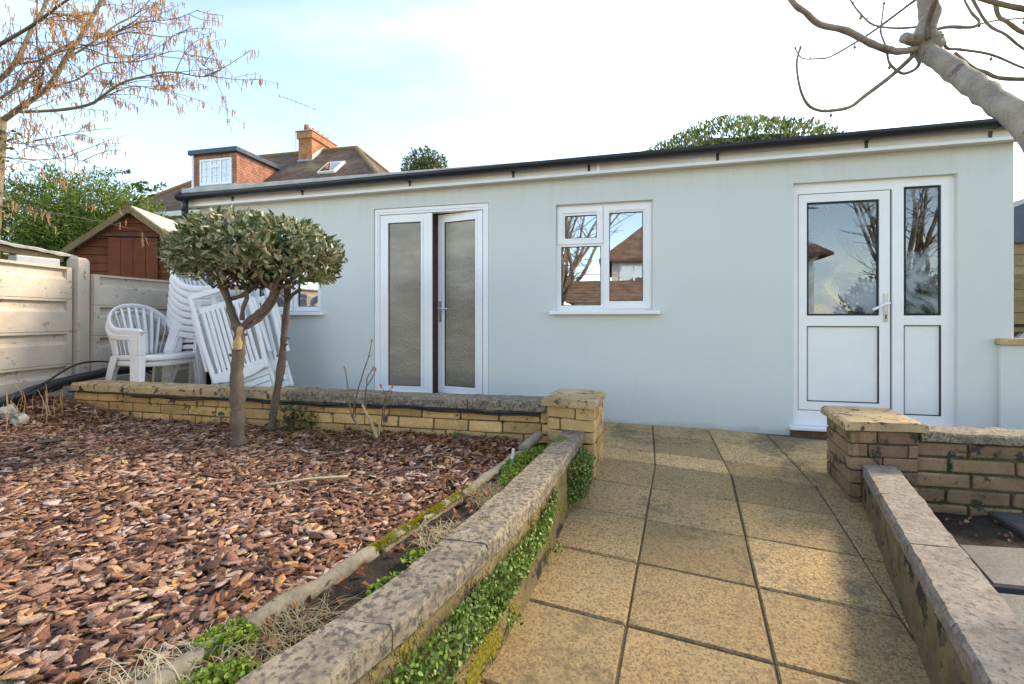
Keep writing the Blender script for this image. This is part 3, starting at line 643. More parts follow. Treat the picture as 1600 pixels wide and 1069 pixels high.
MB().box(1.5625, 2.28, y+.022, y+.03, 2.1005, 2.1075).build('draught_seal', 'timber_dark', df)
hd = MB(); hd.box(2.212, 2.244, y-.012, y-.0045, .985, 1.225); hd.build('handle_plate', 'steel', dl)
hd = MB(); hd.tube([(2.228, y-.012, 1.14), (2.228, y-.06, 1.14), (2.20, y-.066, 1.132), (2.11, y-.06, 1.085)], .011, seg=10); hd.build('handle', 'upvc', dl, smooth=True)
MB().box(2.223, 2.233, y-.0135, y-.0122, 1.01, 1.045).build('keyhole', 'gasket', dl)
MB().box(1.478, 2.75, -.05, .0449, .044, .0745).build('threshold', 'upvc', B, bevel=.006)
st_ = MB().box(1.482, 2.74, -.022, -.0005, -.06, .043).build('threshold_step', 'step_brick', B, bevel=.005)

# low painted wall running on from the building's right end
SW = thing('side_wall', 'low pale blue garden wall with stone coping at right end of outbuilding', 'wall', (3.6, 0, 0))
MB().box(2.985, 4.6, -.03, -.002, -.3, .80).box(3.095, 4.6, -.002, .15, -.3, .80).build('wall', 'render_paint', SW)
for i in range(3): MB().box(2.965+i*.55, 3.51+i*.55, -.06, -.0025 if i == 0 else .18, .80, .853).build('coping_stone', 'cap_stone', SW, bevel=.008)

# ================================================================== garden walls
BR = [rock_box('brick', 'buff_brick', seed=i, j=.05, cut=.075) for i in range(6)]
BRB = [rock_box('brick', 'brown_brick', seed=20+i, j=.05, cut=.075) for i in range(6)]
def brick_face(parent, p0, p1, ztop, zbot, course, blen, meshes, depth=.06, gap=.010, half=True, seed=0):
    rr = random.Random(seed); p0, p1 = Vector((*p0, 0)), Vector((*p1, 0)); d = (p1-p0); L = d.length; d.normalize(); n = Vector((d.y, -d.x, 0)); ang = math.atan2(d.y, d.x)
    z = ztop; r = 0
    while z-course*.5 > zbot:
        x = -(blen*.5 if (r % 2 and half) else rr.uniform(0, .05))
        while x < L-.02:
            ln = blen*rr.uniform(.9, 1.1); a, b = max(x, 0), min(x+ln-gap, L)
            if L-b < .05: b = L
            if b-a > .03:
                c_ = p0+d*((a+b)/2)-n*(depth/2-rr.uniform(0, .006)); c_.z = z-course/2
                piece('brick', rr.choice(meshes), parent, c_, (rr.uniform(-.01, .01), rr.uniform(-.008, .008), ang), (b-a, depth, course-gap))
            x = b+gap if b < L else L
        z -= course; r += 1
def coping(parent, Ls, Rs, z0, z1, mat, n=10, m=5, j=.004, seed=1, drop=0.0):
    """one coping stone lofted between two edge polylines, with worn uneven edges"""
    mb = MB(); sd = Vector((seed*3.1, 0, 0))
    prof = [(0, 0), (0, .75), (.05, 1)]+[(.05+.9*k/m, 1) for k in range(1, m)]+[(.95, 1), (1, .75), (1, 0)]
    for i in range(n+1):
        t = i/n
        def lerp(P):
            q = t*(len(P)-1); a = min(int(q), len(P)-2); f = q-a; return Vector((P[a][0]*(1-f)+P[a+1][0]*f, P[a][1]*(1-f)+P[a+1][1]*f, 0))
        l, r = lerp(Ls), lerp(Rs)
        for u, v in prof:
            p = l+(r-l)*u; p.z = z0+(z1-z0)*v
            jj = j*(1.8 if v == .75 or u in (.05, .95) else 1)
            p += Vector((noise.noise(p*17+sd), noise.noise(p*17+sd+Vector((9, 2, 4))), .8*noise.noise(p*15+sd+Vector((1, 7, 3)))))*jj*2
            mb.v.append(tuple(p))
    k = len(prof)
    for i in range(n):
        for q in range(k-1): mb.f.append((i*k+q, (i+1)*k+q, (i+1)*k+q+1, i*k+q+1))
        mb.f.append((i*k+k-1, (i+1)*k+k-1, (i+1)*k, i*k))
    mb.f.append(tuple(range(k))); mb.f.append(tuple(n*k+q for q in range(k))[::-1])
    return mb.build('coping_stone', mat, parent)

# terrace wall (left, parallel to the building)
TW = thing('terrace_wall', 'low buff brick terrace wall with long coping behind the bark bed', 'wall', (-2.6, -1.3, 0))
MB().box(-4.66, -.44, -1.352, -1.20, -.3, .375).build('mortar', 'buff_mortar', TW)
brick_face(TW, (-4.68, -1.36), (-.43, -1.36), .372, .06, .079, .272, BR, depth=.07, seed=3)
xs = [-4.70, -3.95, -3.22, -2.50, -1.72, -1.02, -.44]
for i in range(6):
    coping(TW, [(xs[i]+.002, -1.17), (xs[i+1]-.002, -1.17)], [(xs[i]+.002, -1.385), (xs[i+1]-.002, -1.385)], .376, .445+random.uniform(-.003, .003), 'cap_stone' if i < 3 else 'coping', n=12, j=.0025, seed=i)
cb = MB(); pts = [(-4.7+i*.12, -1.398+.006*math.sin(i*.9), .368+.006*math.sin(i*.53)+.004*math.sin(i*1.7)) for i in range(36)]
cb.tube(pts, .0085, seg=6); cb.tube([(p[0], p[1]-.004, p[2]-.014+.004*math.sin(i)) for i, p in enumerate(pts[6:])], .006, seg=6)
tag(cb.build('cable', 'black_cable', smooth=True), 'black cable clipped under the coping of the terrace wall', 'cable')

def pillar(name, label, q, cap, ztop, zbot, zcap0, meshes, mort, seed):
    o = thing(name, label, 'pillar', (q[0][0], q[0][1], 0))
    c_ = Vector((sum(p[0] for p in q)/4, sum(p[1] for p in q)/4)); ins = [tuple(Vector(p)+(c_-Vector(p)).normalized()*.016) for p in q]
    MB().hexa([(*p, zbot) for p in ins], [(*p, ztop) for p in ins]).build('mortar', mort, o)
    for i in range(4): brick_face(o, q[i], q[(i+1) % 4], ztop-.002, zbot, .0775, .215, meshes, depth=.05, gap=.009, half=True, seed=seed+i)
    coping(o, [cap[0], cap[3]], [cap[1], cap[2]], ztop, zcap0, 'cap_stone', n=9, m=7, j=.003, seed=seed)
    return o
# q: front-left, front-right, back-right, back-left
pillar('gate_pillar', 'buff brick pillar with flat stone cap at end of terrace wall', [(-.448, -1.40), (-.142, -1.46), (-.095, -1.06), (-.41, -1.03)],
       [(-.484, -1.425), (-.122, -1.50), (-.075, -1.03), (-.44, -1.0)], .428, -.12, .482, BR, 'buff_mortar', 5)
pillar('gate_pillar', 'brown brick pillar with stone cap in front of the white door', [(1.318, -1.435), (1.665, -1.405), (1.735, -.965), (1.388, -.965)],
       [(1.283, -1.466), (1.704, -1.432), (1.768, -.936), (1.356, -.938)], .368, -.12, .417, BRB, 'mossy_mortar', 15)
# right brick wall
RB = thing('side_brick_wall', 'brown brick wall with mossy joints and stone coping right of the pillar', 'wall', (2.6, -1.35, 0))
MB().box(1.66, 4.4, -1.372, -1.215, -.3, .312).build('mortar', 'mossy_mortar', RB)
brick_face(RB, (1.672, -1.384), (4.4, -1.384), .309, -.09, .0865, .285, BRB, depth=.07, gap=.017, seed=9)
for i in range(4): coping(RB, [(1.69+i*.68, -1.18), (2.366+i*.68, -1.18)], [(1.69+i*.68, -1.40), (2.366+i*.68, -1.40)], .313, .364, 'coping', n=10, seed=30+i)

# ramp wall, left: bends along the path
def cutp(P, ya, yb):
    out = [(atY(P, ya), ya)]+[p for p in P if yb < p[1] < ya]+[(atY(P, yb), yb)]; return out
def resamp(P, n):
    ya, yb = P[0][1], P[-1][1]; return [(atY(P, ya+(yb-ya)*i/n), ya+(yb-ya)*i/n) for i in range(n+1)]
LWo = thing('ramp_wall', 'curving low wall with lichen spotted coping between the bark bed and the path', 'wall', (-.4, -2.6, 0))
body = MB(); n = 70; hh = 7
RR = resamp(LW_R, n); LL = resamp(LW_L, n)
for i in range(n+1):
    for k in range(hh+1):
        v = k/hh; z = -.45+(.222+.45)*v; x = RR[i][0]-.008+.02*(1-v)+.012*noise.noise(Vector((RR[i][1]*6, z*9, 2)))+.006*noise.noise(Vector((RR[i][1]*21, z*25, 2)))
        body.v.append((x, RR[i][1], z))
    for k in range(hh+1): v = 1-k/hh; body.v.append((LL[i][0]+.02, LL[i][1], -.45+(.222+.45)*v))
K = 2*(hh+1)
for i in range(n):
    for k in range(K): body.f.append((i*K+k, i*K+(k+1) % K, (i+1)*K+(k+1) % K, (i+1)*K+k))
body.build('wall', 'damp_wall', LWo, smooth=True)
js = [-1.415, -1.98, -2.52, -3.02, -3.45, -3.95, -4.70]
for i in range(6):
    a, b = js[i]-.002, js[i+1]+.002
    coping(LWo, resamp(cutp(LW_L, a, b), 8), resamp([(p[0]+.010, p[1]) for p in cutp(LW_R, a, b)], 8), .218, .278+random.uniform(-.003, .003), 'coping', n=26, m=8, j=.0016, seed=50+i)
# ramp wall, right: straight
RWo = thing('ramp_wall', 'straight low wall with pale coping on the right of the path', 'wall', (1.1, -2.6, 0))
ra, rbv = Vector((1.372, -1.45)), Vector((.60, -3.88)); rc, rd = Vector((1.545, -1.45)), Vector((.785, -3.88))
body = MB()
for i in range(n+1):
    t_ = i/n; l = ra.lerp(rbv, t_); r_ = rc.lerp(rd, t_)
    for k in range(hh+1):
        v = k/hh; z = -.45+(.118+.45)*v; body.v.append((l.x+.008-.02*(1-v)+.010*noise.noise(Vector((l.y*6, z*9, 7)))+.005*noise.noise(Vector((l.y*21, z*25, 2))), l.y, z))
    for k in range(hh+1): v = 1-k/hh; body.v.append((r_.x-.02, r_.y, -.45+(.118+.45)*v))
for i in range(n):
    for k in range(K): body.f.append((i*K+k, (i+1)*K+k, (i+1)*K+(k+1) % K, i*K+(k+1) % K))
body.build('wall', 'damp_wall_dark', RWo, smooth=True)
cuts = [0, .2, .42, .62, .82, 1]
for i in range(5):
    a, b = cuts[i]+.001, cuts[i+1]-.001
    coping(RWo, [tuple(ra.lerp(rbv, a)), tuple(ra.lerp(rbv, b))], [tuple(rc.lerp(rd, a)), tuple(rc.lerp(rd, b))], .115, .174+random.uniform(-.003, .003), 'coping_pale', n=26, m=8, j=.0016, seed=70+i)

# slate stepping slabs in the side bed
for i, (poly, lab) in enumerate([([(2.0, -1.40), (3.1, -1.34), (3.0, -1.66), (1.97, -1.68)], 'grey stone slab beside the mossy brick wall'),
                 ([(1.56, -1.88), (2.5, -1.80), (2.35, -2.22), (1.46, -2.24)], 'large wet grey stone slab between soil and wall'),
                 ([(1.30, -2.30), (2.2, -2.28), (2.0, -2.75), (1.12, -2.76)], 'grey stone slab nearest the camera on the right')]):
    mb = MB(); a = shrink(poly[::-1], .0); b = shrink(poly[::-1], .01)
    mb.v += [(p[0], p[1], -.13) for p in a]+[(p[0], p[1], -.062) for p in a]+[(p[0], p[1], -.052) for p in b]
    for k in (0, 1):
        for q in range(4): mb.f.append((k*4+q, k*4+(q+1) % 4, (k+1)*4+(q+1) % 4, (k+1)*4+q))
    mb.f.append((8, 9, 10, 11)); tag(mb.build('stone_slab', 'slate'), lab, 'slab', 'grey slabs in the side bed')
# ================================================================== concrete fences
def fence_panel(parent, a, b, ztop, h=.318, side=1):
    """one precast panel: raised band, then a recess with bevelled edges on the garden side"""
    a, b = Vector((*a, 0)), Vector((*b, 0)); d = (b-a).normalized(); n = Vector((-d.y, d.x, 0))*side; L = (b-a).length
    mb = MB(); ed = .05
    def pt(s_, o, z): p = a+d*s_+n*o; return (p.x, p.y, z)
    rec = [(0, .035), (-.022, .035), (-.026, .0), (-.095, .0), (-.128, .035), (-h+.004, .035)]   # (dz, outset)
    for s0, s1, flatc in ((0, ed, True), (ed, L-ed, False), (L-ed, L, True)):
        for (z0, o0), (z1, o1) in zip(rec, rec[1:]):
            if flatc: o0 = o1 = .035
            mb.add([pt(s0, o0, ztop+z0), pt(s1, o0, ztop+z0), pt(s1, o1, ztop+z1), pt(s0, o1, ztop+z1)], [(0, 1, 2, 3)])
    for s_ in (ed, L-ed): mb.add([pt(s_, .035, ztop-.022), pt(s_, .0, ztop-.026), pt(s_, .0, ztop-.095), pt(s_, .035, ztop-.128)], [(0, 1, 2, 3)])
    zb = ztop-h+.004
    mb.add([pt(0, .035, ztop), pt(L, .035, ztop), pt(L, -.02, ztop), pt(0, -.02, ztop)], [(0, 1, 2, 3)])
    mb.add([pt(0, .035, zb), pt(L, .035, zb), pt(L, -.02, zb), pt(0, -.02, zb)], [(3, 2, 1, 0)])
    mb.add([pt(0, -.02, ztop), pt(L, -.02, ztop), pt(L, -.02, zb), pt(0, -.02, zb)], [(0, 1, 2, 3)])
    for s_ in (0, L): mb.add([pt(s_, .035, ztop), pt(s_, -.02, ztop), pt(s_, -.02, zb), pt(s_, .035, zb)], [(0, 1, 2, 3)])
    return mb.build('panel', 'concrete', parent)
def post(parent, p, ang, ztop, wd=.125):
    d = Vector((math.cos(ang), math.sin(ang), 0)); n = Vector((-d.y, d.x, 0)); c_ = Vector((*p, 0)); h = wd/2
    q = [c_-d*h-n*h, c_+d*h-n*h, c_+d*h+n*h, c_-d*h+n*h]; r = [c_+(v-c_)*.72 for v in q]
    mb = MB(); mb.hexa([(v.x, v.y, -.4) for v in q], [(v.x, v.y, ztop-.03) for v in q]); 
    mb.hexa([(v.x, v.y, ztop-.03) for v in q], [(v.x, v.y, ztop) for v in r])
    return mb.build('post', 'concrete', parent, bevel=.008)
fd = (FL1-FL0).normalized(); fang = math.atan2(fd.y, fd.x)
LF = thing('concrete_fence', 'sunlit concrete panel fence along the left edge of the bark bed', 'fence', (-5.1, -2, 0), 'concrete panel fences')
post(LF, (FL0.x-.0, FL0.y+.06), fang, 1.635)
fs0 = FL0+fd*.03; fs1 = FL0+fd*1.86; fs2 = FL0+fd*1.99; fs3 = FL0+fd*3.85
for k in range(6): fence_panel(LF, fs0, fs1, 1.525-k*.32, .32, 1)
post(LF, FL0+fd*1.925, fang, 1.62)
for k in range(6): fence_panel(LF, fs2, fs3, 1.515-k*.32, .32, 1)
BF = thing('concrete_fence', 'shaded grey concrete panel fence behind the white chairs', 'fence', (-5.3, 0, 0), 'concrete panel fences')
for k in range(6): fence_panel(BF, (-5.29, 1.35), (-5.31, -.80), 1.475-k*.32, .32, 1)
post(BF, (-5.29, 1.43), R(90), 1.62)

# old lean-to roof and things behind the left fence
LT = thing('lean_to', 'worn felt roof edge of a low store showing above the left fence', 'shed roof', (-5.9, -1.7, 0))
sh = MB(); a, b = Vector((-5.42, -.86, 1.655)), Vector((-5.02, -2.75, 1.75)); nx_, ny_ = 40, 8
for j in range(ny_+1):
    for i in range(nx_+1):
        p = a.lerp(b, i/nx_); back = Vector((-.98, -.2, .10))*(j/ny_); e = (.035*noise.noise(Vector((i*.55, 0, 1)))+.02*noise.noise(Vector((i*1.7, 3, 1))) if j == 0 else 0)
        q = p+back+Vector((e, 0, -.02*(j == 0)+.012*noise.noise(Vector((i*.4, j*.6, 0))))); sh.v.append(tuple(q))
for j in range(ny_):
    for i in range(nx_): q = j*(nx_+1)+i; sh.f.append((q, q+1, q+nx_+2, q+nx_+1))
fe = sh.build('felt', 'felt_old', LT); md = fe.modifiers.new('thick', 'SOLIDIFY'); md.thickness = .022
MB().bar((-5.50, -.95, 1.615), (-5.12, -2.75, 1.70), .05, .05).build('rafter', 'tan_timber', LT)
MB().box(-6.3, -5.62, -2.8, -.95, .2, 1.56).build('board_wall', 'timber_dark', LT)
for i, (yy, m, lab, wd) in enumerate([(-1.75, 'red_plastic', 'small red box under the worn felt roof on the left', .10), (-1.22, 'grey_box', 'pale grey box under the worn felt roof near the post', .34)]):
    fx = fencex(yy); tag(MB().box(fx-.16, fx-.05, yy-wd/2, yy+wd/2, 1.42, 1.60).build('storage_box', m, bevel=.01), lab, 'box')

# black drain pipe and cable beside the fence
pp = MB().tube([(-4.62, -2.35, .30), (-4.75, -1.83, .345), (-4.95, -1.465, .392), (-5.08, -1.1, .43), (-5.17, -.72, .455), (-5.2, -.2, .46)], .043, seg=14)
pp.tube([(-4.70, -2.1, .325), (-4.735, -1.93, .34)], .052, seg=14, smooth=False)
tag(pp.build('drain_pipe', 'black_pipe', smooth=True), 'black plastic drain pipe lying along the foot of the left fence', 'pipe')
cbl = MB().tube([(-4.72, -1.75, .37), (-4.93, -1.42, .45), (-5.05, -1.2, .53), (-5.14, -1.0, .575), (-5.12, -.8, .57), (-5.0, -.62, .50), (-4.9, -.5, .42)], .009, seg=6)
cbl.tube([(-4.5, -2.4, .2), (-4.72, -1.95, .285), (-4.93, -1.55, .32), (-5.1, -1.2, .36)], .012, seg=6)
tag(cbl.build('cable', 'black_cable', smooth=True), 'thin black cable looping above the drain pipe at the fence', 'cable')

# ================================================================== bark mulch
ang_cam = R(12.9)
def inview(x, y, m=.35):
    dx, dy = x, y+4.435; xr = dx*math.cos(ang_cam)+dy*math.sin(ang_cam); t_ = -dx*math.sin(ang_cam)+dy*math.cos(ang_cam)
    return t_ > .55 and -1.125*t_-m-.15*t_ < xr < 1.125*t_+m
def chip_verts(n, L, Wd, T):
    """n chips, irregular hexagon plates, local coordinates (n,12,3)"""
    an = np.array([0, .95, 2.15, math.pi, 4.1, 5.3])[None]+rng.uniform(-.32, .32, (n, 6))
    rr_ = rng.uniform(.52, 1.12, (n, 6)); x = np.cos(an)*rr_*L[:, None]/2; y = np.sin(an)*rr_*Wd[:, None]/2
    bend = rng.uniform(-.25, .25, (n, 1))*(x/(L[:, None]/2))**2*Wd[:, None]*.5
    zt = T[:, None]/2+rng.uniform(-.3, .3, (n, 6))*T[:, None]+bend; zb_ = -T[:, None]/2+rng.uniform(-.2, .2, (n, 6))*T[:, None]+bend
    return np.stack([np.concatenate([x*.93, x], 1), np.concatenate([y*.93, y], 1), np.concatenate([zt, zb_], 1)], 2)
def rotm(n, tilt):
    yaw = rng.uniform(0, 2*math.pi, n); a = rng.normal(0, tilt, n); b = rng.normal(0, tilt, n)
    cy, sy, ca, sa, cb_, sb = np.cos(yaw), np.sin(yaw), np.cos(a), np.sin(a), np.cos(b), np.sin(b); z = np.zeros(n); o = np.ones(n)
    Rz = np.stack([np.stack([cy, -sy, z], 1), np.stack([sy, cy, z], 1), np.stack([z, z, o], 1)], 1)
    Rx = np.stack([np.stack([o, z, z], 1), np.stack([z, ca, -sa], 1), np.stack([z, sa, ca], 1)], 1)
    Ry = np.stack([np.stack([cb_, z, sb], 1), np.stack([z, o, z], 1), np.stack([-sb, z, cb_], 1)], 1)
    return Rz @ Rx @ Ry
CH_LO = np.concatenate([[0, 1, 2, 3, 4, 5]]+[[i, 6+i, 6+(i+1) % 6, (i+1) % 6] for i in range(6)]); CH_ST = np.array([0, 6, 10, 14, 18, 22, 26])
def chips(n_try, size, zoff, name):
    P = []
    while len(P) < n_try:
        y = random.uniform(-4.45, -1.385); x = random.uniform(fencex(y)+.02, atY(EDGE, y)-.035)
        if inview(x, y): P.append((x, y, zbed(x, y)+random.uniform(*zoff)))
    P = np.array(P); n = len(P); L = rng.lognormal(math.log(size), .48, n); L = np.clip(L, .012, .095)
    V = chip_verts(n, L, L*np.clip(rng.normal(.42, .2, n), .08, .85), np.clip(L*.06, .0015, .0045))
    return P, np.einsum('nij,nkj->nki', rotm(n, .22), V)+P[:, None], L
def emit(name, V, parent):
    n = len(V); lo = ((np.arange(n)*12)[:, None]+CH_LO).ravel(); st = ((np.arange(n)*30)[:, None]+CH_ST).ravel()
    return npmesh(name, V.reshape(-1, 3), lo, st, 'bark_chip', np.repeat(rng.random(n), 7), parent, kind='stuff')
Pc, Vc, Lc = chips(30000, .044, (-.012, .014), 'bark_chips')
emit('bark_chips', Vc, mulch_bed)
variants = []
for i in range(8):
    Lv = np.array([.05]); v = chip_verts(1, Lv, Lv*random.uniform(.42, .68), np.array([.0045]))[0]
    me = bpy.data.meshes.new('bark_chip'); me.from_pydata([tuple(q) for q in v], [], [tuple(CH_LO[:6])]+[tuple(CH_LO[6+4*k:10+4*k]) for k in range(6)]); me.materials.append(MATS['bark_chip']); variants.append(me)
k = 0
while k < 300:
    y = random.uniform(-3.95, -2.6); x = random.uniform(-3.1, atY(EDGE, y)-.04)
    if not inview(x, y, -.02) or math.hypot(x, y+4.435) > 2.3: continue
    sc_ = random.uniform(.75, 1.5)
    piece('bark_chip', random.choice(variants), mulch_bed, (x, y, zbed(x, y)+random.uniform(.010, .02)), (random.gauss(0, .2), random.gauss(0, .2), random.uniform(0, 6.28)), (sc_, sc_*random.uniform(.7, 1.1), sc_)); k += 1

# dry leaves gathered by the terrace wall and in the strip
def litter(name, n, fn, size, mat='dry_leaf', parent=None):
    P = np.array([fn() for _ in range(n)]); D = sph(n); D[:, 2] *= .35; U = sph(n)*.5+np.array([0, 0, 1.0]); L = rng.uniform(.6, 1.3, n)*size
    o = leaves(name, P, D, U, L, L*rng.uniform(.45, .8, n), mat, parent, fold=.45); return o
def f_a():
    x = -.66-abs(random.gauss(0, 1.2)); y = -1.38-abs(random.gauss(0, .30)); return (x, y, zbed(x, y)+random.uniform(0, .02))
def f_b():
    x = random.gauss(-4.55, .35); y = -1.45-abs(random.gauss(0, .3)); x = max(x, fencex(y)+.05); return (x, y, zbed(x, y)+random.uniform(0, .02))
def f_c():
    y = random.uniform(-4.2, -1.5); x = random.uniform(atY(EDGE, y)+.02, atY(LW_L, y)-.01); return (x, y, .175+random.uniform(0, .015))
def f_d():
    y = random.uniform(-2.2, -1.43); x = random.uniform(1.72, 3.0); return (x, y, -.075+random.uniform(0, .012))
def f_e():
    y = random.uniform(-3.7, -1.5); x = atY(EDGE, y)-abs(random.gauss(0, .16))-.04; return (x, y, zbed(x, y)+random.uniform(.004, .02))
litter('leaf_litter', 1500, f_a, .034, parent=mulch_bed); litter('leaf_litter', 700, f_b, .036, parent=mulch_bed); litter('leaf_litter', 200, f_e, .036, parent=mulch_bed)
tag(litter('leaf_litter', 150, f_c, .034), 'brown dead leaves lying in the planting strip', 'leaves', kind='stuff')
litter('leaf_litter', 160, f_d, .032, parent=side_bed)

# timber edging
EG = thing('timber_edging', 'weathered timber edging along the bark bed, mossy in the middle', 'edging', (-.8, -2.7, 0))
def logt(pts, r, mat, z=.172, name='log', dz=0):
    mb = MB(); mb.tube([(x, y, z+zz_) for x, y, zz_ in pts], r, r, seg=10, knob=.25); return mb.build(name, mat, EG, smooth=True)
E_ = lambda a, b, n_: [(atY(EDGE, a+(b-a)*i/n_), a+(b-a)*i/n_, .006*math.sin(i*2.1)) for i in range(n_+1)]
logt([(-.50, -1.43, .06), (-.53, -1.53, .045), (-.57, -1.66, .02)], .032, 'timber_edge'); logt(E_(-1.7, -2.42, 6), .026, 'timber_edge'); logt(E_(-2.44, -2.95, 5), .027, 'timber_edge')
logt(E_(-2.97, -3.42, 5), .030, 'timber_edge'); logt(E_(-3.44, -4.5, 9), .028, 'timber_edge')
n_ = 5200; yy_ = rng.uniform(-2.99, -2.42, n_); of = rng.normal(.002, .014, n_); of = np.clip(of, -.026, .03)
Pm = np.stack([np.array([atY(EDGE, v) for v in yy_])+of, yy_, .170+np.sqrt(np.maximum(.0004, .028**2-of**2))+np.array([.004*noise.noise(Vector((a*60, b*60, 0))) for a, b in zip(of, yy_)])], 1)
keep = np.array([noise.noise(Vector((a*30, b*14, 2))) > -.28 for a, b in zip(of, yy_)]); Pm = Pm[keep]; of = of[keep]; Nm = unit(np.stack([of*40, np.zeros(len(of)), np.ones(len(of))], 1)); n_ = len(of)
tag(leaves('moss', Pm-Nm*.003, Nm+sph(n_)*.55, sph(n_), rng.uniform(.006, .012, n_), rng.uniform(.003, .005, n_), 'moss_leaf'), 'yellow green moss growing on the timber edging', 'moss', kind='stuff')

# weeds in the strip, trailing plants on the wall
def cluster(P, N, size, jitter=.9):
    n = len(P); D = N*.6+sph(n)*jitter; U = N+sph(n)*.4; L = rng.uniform(.6, 1.25, n)*size
    return P, D, U, L, L*rng.uniform(.7, 1.0, n)
def weed(label, cx_, cy_, rx, ry, h, n, size=.014, mat='weed_leaf', z=.16, inside=True):
    o = thing('weed', label, 'plant', (cx_, cy_, z)); P = []
    while len(P) < n:
        a, r_ = random.uniform(0, 6.28), math.sqrt(random.random()); ey = r_*math.sin(a)*ry; ex = r_*math.cos(a)*rx
        y = cy_+ey; x = cx_+ex+(atY(EDGE, y)-atY(EDGE, cy_))
        if inside and not (atY(EDGE, y)-.03 < x < atY(LW_L, y)-.005): continue
        hh_ = h*(1-r_*r_*.8)*(.7+.6*noise.noise(Vector((x*25, y*25, 0)))); P.append((x, y, z+.012+hh_*random.uniform(.35, 1)))
    P = np.array(P); N = np.tile(np.array([[0, 0, 1.]]), (n, 1)); leaves('foliage', *cluster(P, N, size), mat, o, fold=.15)
    st = MB()
    for q in P[::14]: st.tube([(q[0]+random.uniform(-.01, .01), q[1]+random.uniform(-.01, .01), z-.01), tuple(q)], .0012, seg=4, smooth=False)
    st.build('stems', 'weed_leaf', o, kind='stuff'); return o
weed('bright green ground cover beside the far end of the curving wall', -.50, -1.80, .11, .30, .055, 2600)
weed('green chickweed patch against the curving wall near the pillar', -.50, -2.13, .09, .13, .05, 900)
weed('small green seedling beside the mossy edging', -.66, -2.98, .05, .05, .03, 120, .018)
weed('small green tuft by the dead leaves in the strip', -.68, -3.15, .05, .08, .035, 260)
weed('fresh green weed clump over the timber edging in front', -.97, -3.47, .065, .065, .06, 800, .014, inside=False)
weed('green weed clump under dry grass near the bottom edge', -.88, -3.60, .075, .10, .05, 750, .013, inside=False)
def trail(label, y0, y1, zlo, zhi, n, size=.017, seed=0, thick=.05):
    cy_ = (y0+y1)/2; o = thing('trailing_plant', label, 'plant', (atY(LW_R, cy_), cy_, .1)); P = []; N = []
    while len(P) < n:
        y = random.uniform(y1, y0); u = (y-y1)/(y0-y1); zm = zlo(u)+(zhi(u)-zlo(u))*random.random()
        dens = noise.noise(Vector((y*9+seed, zm*9, 0)))*.5+.55
        if random.random() > dens: continue
        edge = min(1, 4*u, 4*(1-u))*min(1, (zm-zlo(u))/.04+.15, (zhi(u)-zm)/.03+.25)
        P.append((atY(LW_R, y)+.005+thick*max(.05, edge)*random.uniform(.3, 1)*(1+.5*noise.noise(Vector((y*20, zm*20, 4)))), y, zm)); N.append((1, -.15, .5))
    P = np.array(P); N = unit(np.array(N, dtype=float)); leaves('foliage', *cluster(P, N, size, .8), 'trail_leaf', o, fold=.12)
    st = MB()
    for q in P[::25]: st.tube([(atY(LW_R, q[1])-.005, q[1]+random.uniform(-.02, .02), q[2]+.03), tuple(q)], .0013, seg=4, smooth=False)
    st.build('stems', 'twig', o, kind='stuff')
trail('bushy pale green plant hanging on the curving wall beside the pillar', -1.52, -1.95, lambda u: -.03+.03*u, lambda u: .20, 2800, .014, 1, .085)
trail('long green plant trailing down the curving wall face', -2.25, -3.10, lambda u: .15-.17*(1-u)**.6, lambda u: .17, 2500, .015, 2, .035)
trail('green plant trailing on the wall at the bottom of the picture', -3.00, -3.72, lambda u: -.01+.03*math.sin(u*9), lambda u: .17, 2500, .015, 3, .04)
for (lab, x, y, z, n_) in [('tiny green weed at the foot of the curving wall', -.27, -2.36, -.07, 26), ('tiny green weed near the bottom of the curving wall', -.36, -2.85, -.10, 30)]:
    o = thing('weed', lab, 'plant', (x, y, z)); P = np.array([(x+random.uniform(-.02, .03), y+random.uniform(-.03, .03), z+random.uniform(.01, .04)) for _ in range(n_)])
    leaves('foliage', *cluster(P, np.tile(np.array([[.3, 0, 1.]]), (n_, 1)), .016), 'trail_leaf', o)
def grass(label, cx_, cy_, rx, ry, n, ln, z=.17, lean=(0, 0)):
    o = thing('dry_grass', label, 'grass', (cx_, cy_, z)); P = []
    V = []; F = []
    for i in range(n):
        a, r_ = random.uniform(0, 6.28), math.sqrt(random.random()); x = cx_+rx*r_*math.cos(a); y = cy_+ry*r_*math.sin(a); x += atY(EDGE, y)-atY(EDGE, cy_)
        d = Vector((random.gauss(lean[0], .7), random.gauss(lean[1], .7), random.uniform(.25, 1.0))).normalized(); L = ln*random.uniform(.5, 1.2); sd = d.cross(Vector((0, 0, 1))).normalized()*.0013
        p0 = Vector((x, y, z)); b0 = len(V)
        for k in range(5):
            t_ = k/4; p = p0+d*L*t_+Vector((0, 0, -L*.65*t_*t_)); p.z = max(p.z, z+.004); wv = sd*(1-.8*t_); V += [tuple(p-wv), tuple(p+wv)]
        for k in range(4): F.append((b0+2*k, b0+2*k+1, b0+2*k+3, b0+2*k+2))
    mb = MB(); mb.v = V; mb.f = F; mb.build('blades', 'straw', o, kind='stuff')
grass('tuft of pale dry grass beyond the mossy edging', -.60, -2.36, .06, .13, 380, .11)
grass('dry curled grass tangle against the curving wall', -.66, -2.80, .06, .10, 190, .11)
grass('dry grass fallen over the green weeds in front', -.86, -3.42, .09, .14, 330, .16, lean=(-.3, 0))
grass('loose dry grass strands at the lower left of the strip', -1.02, -3.62, .12, .16, 260, .17, lean=(-.4, 0))
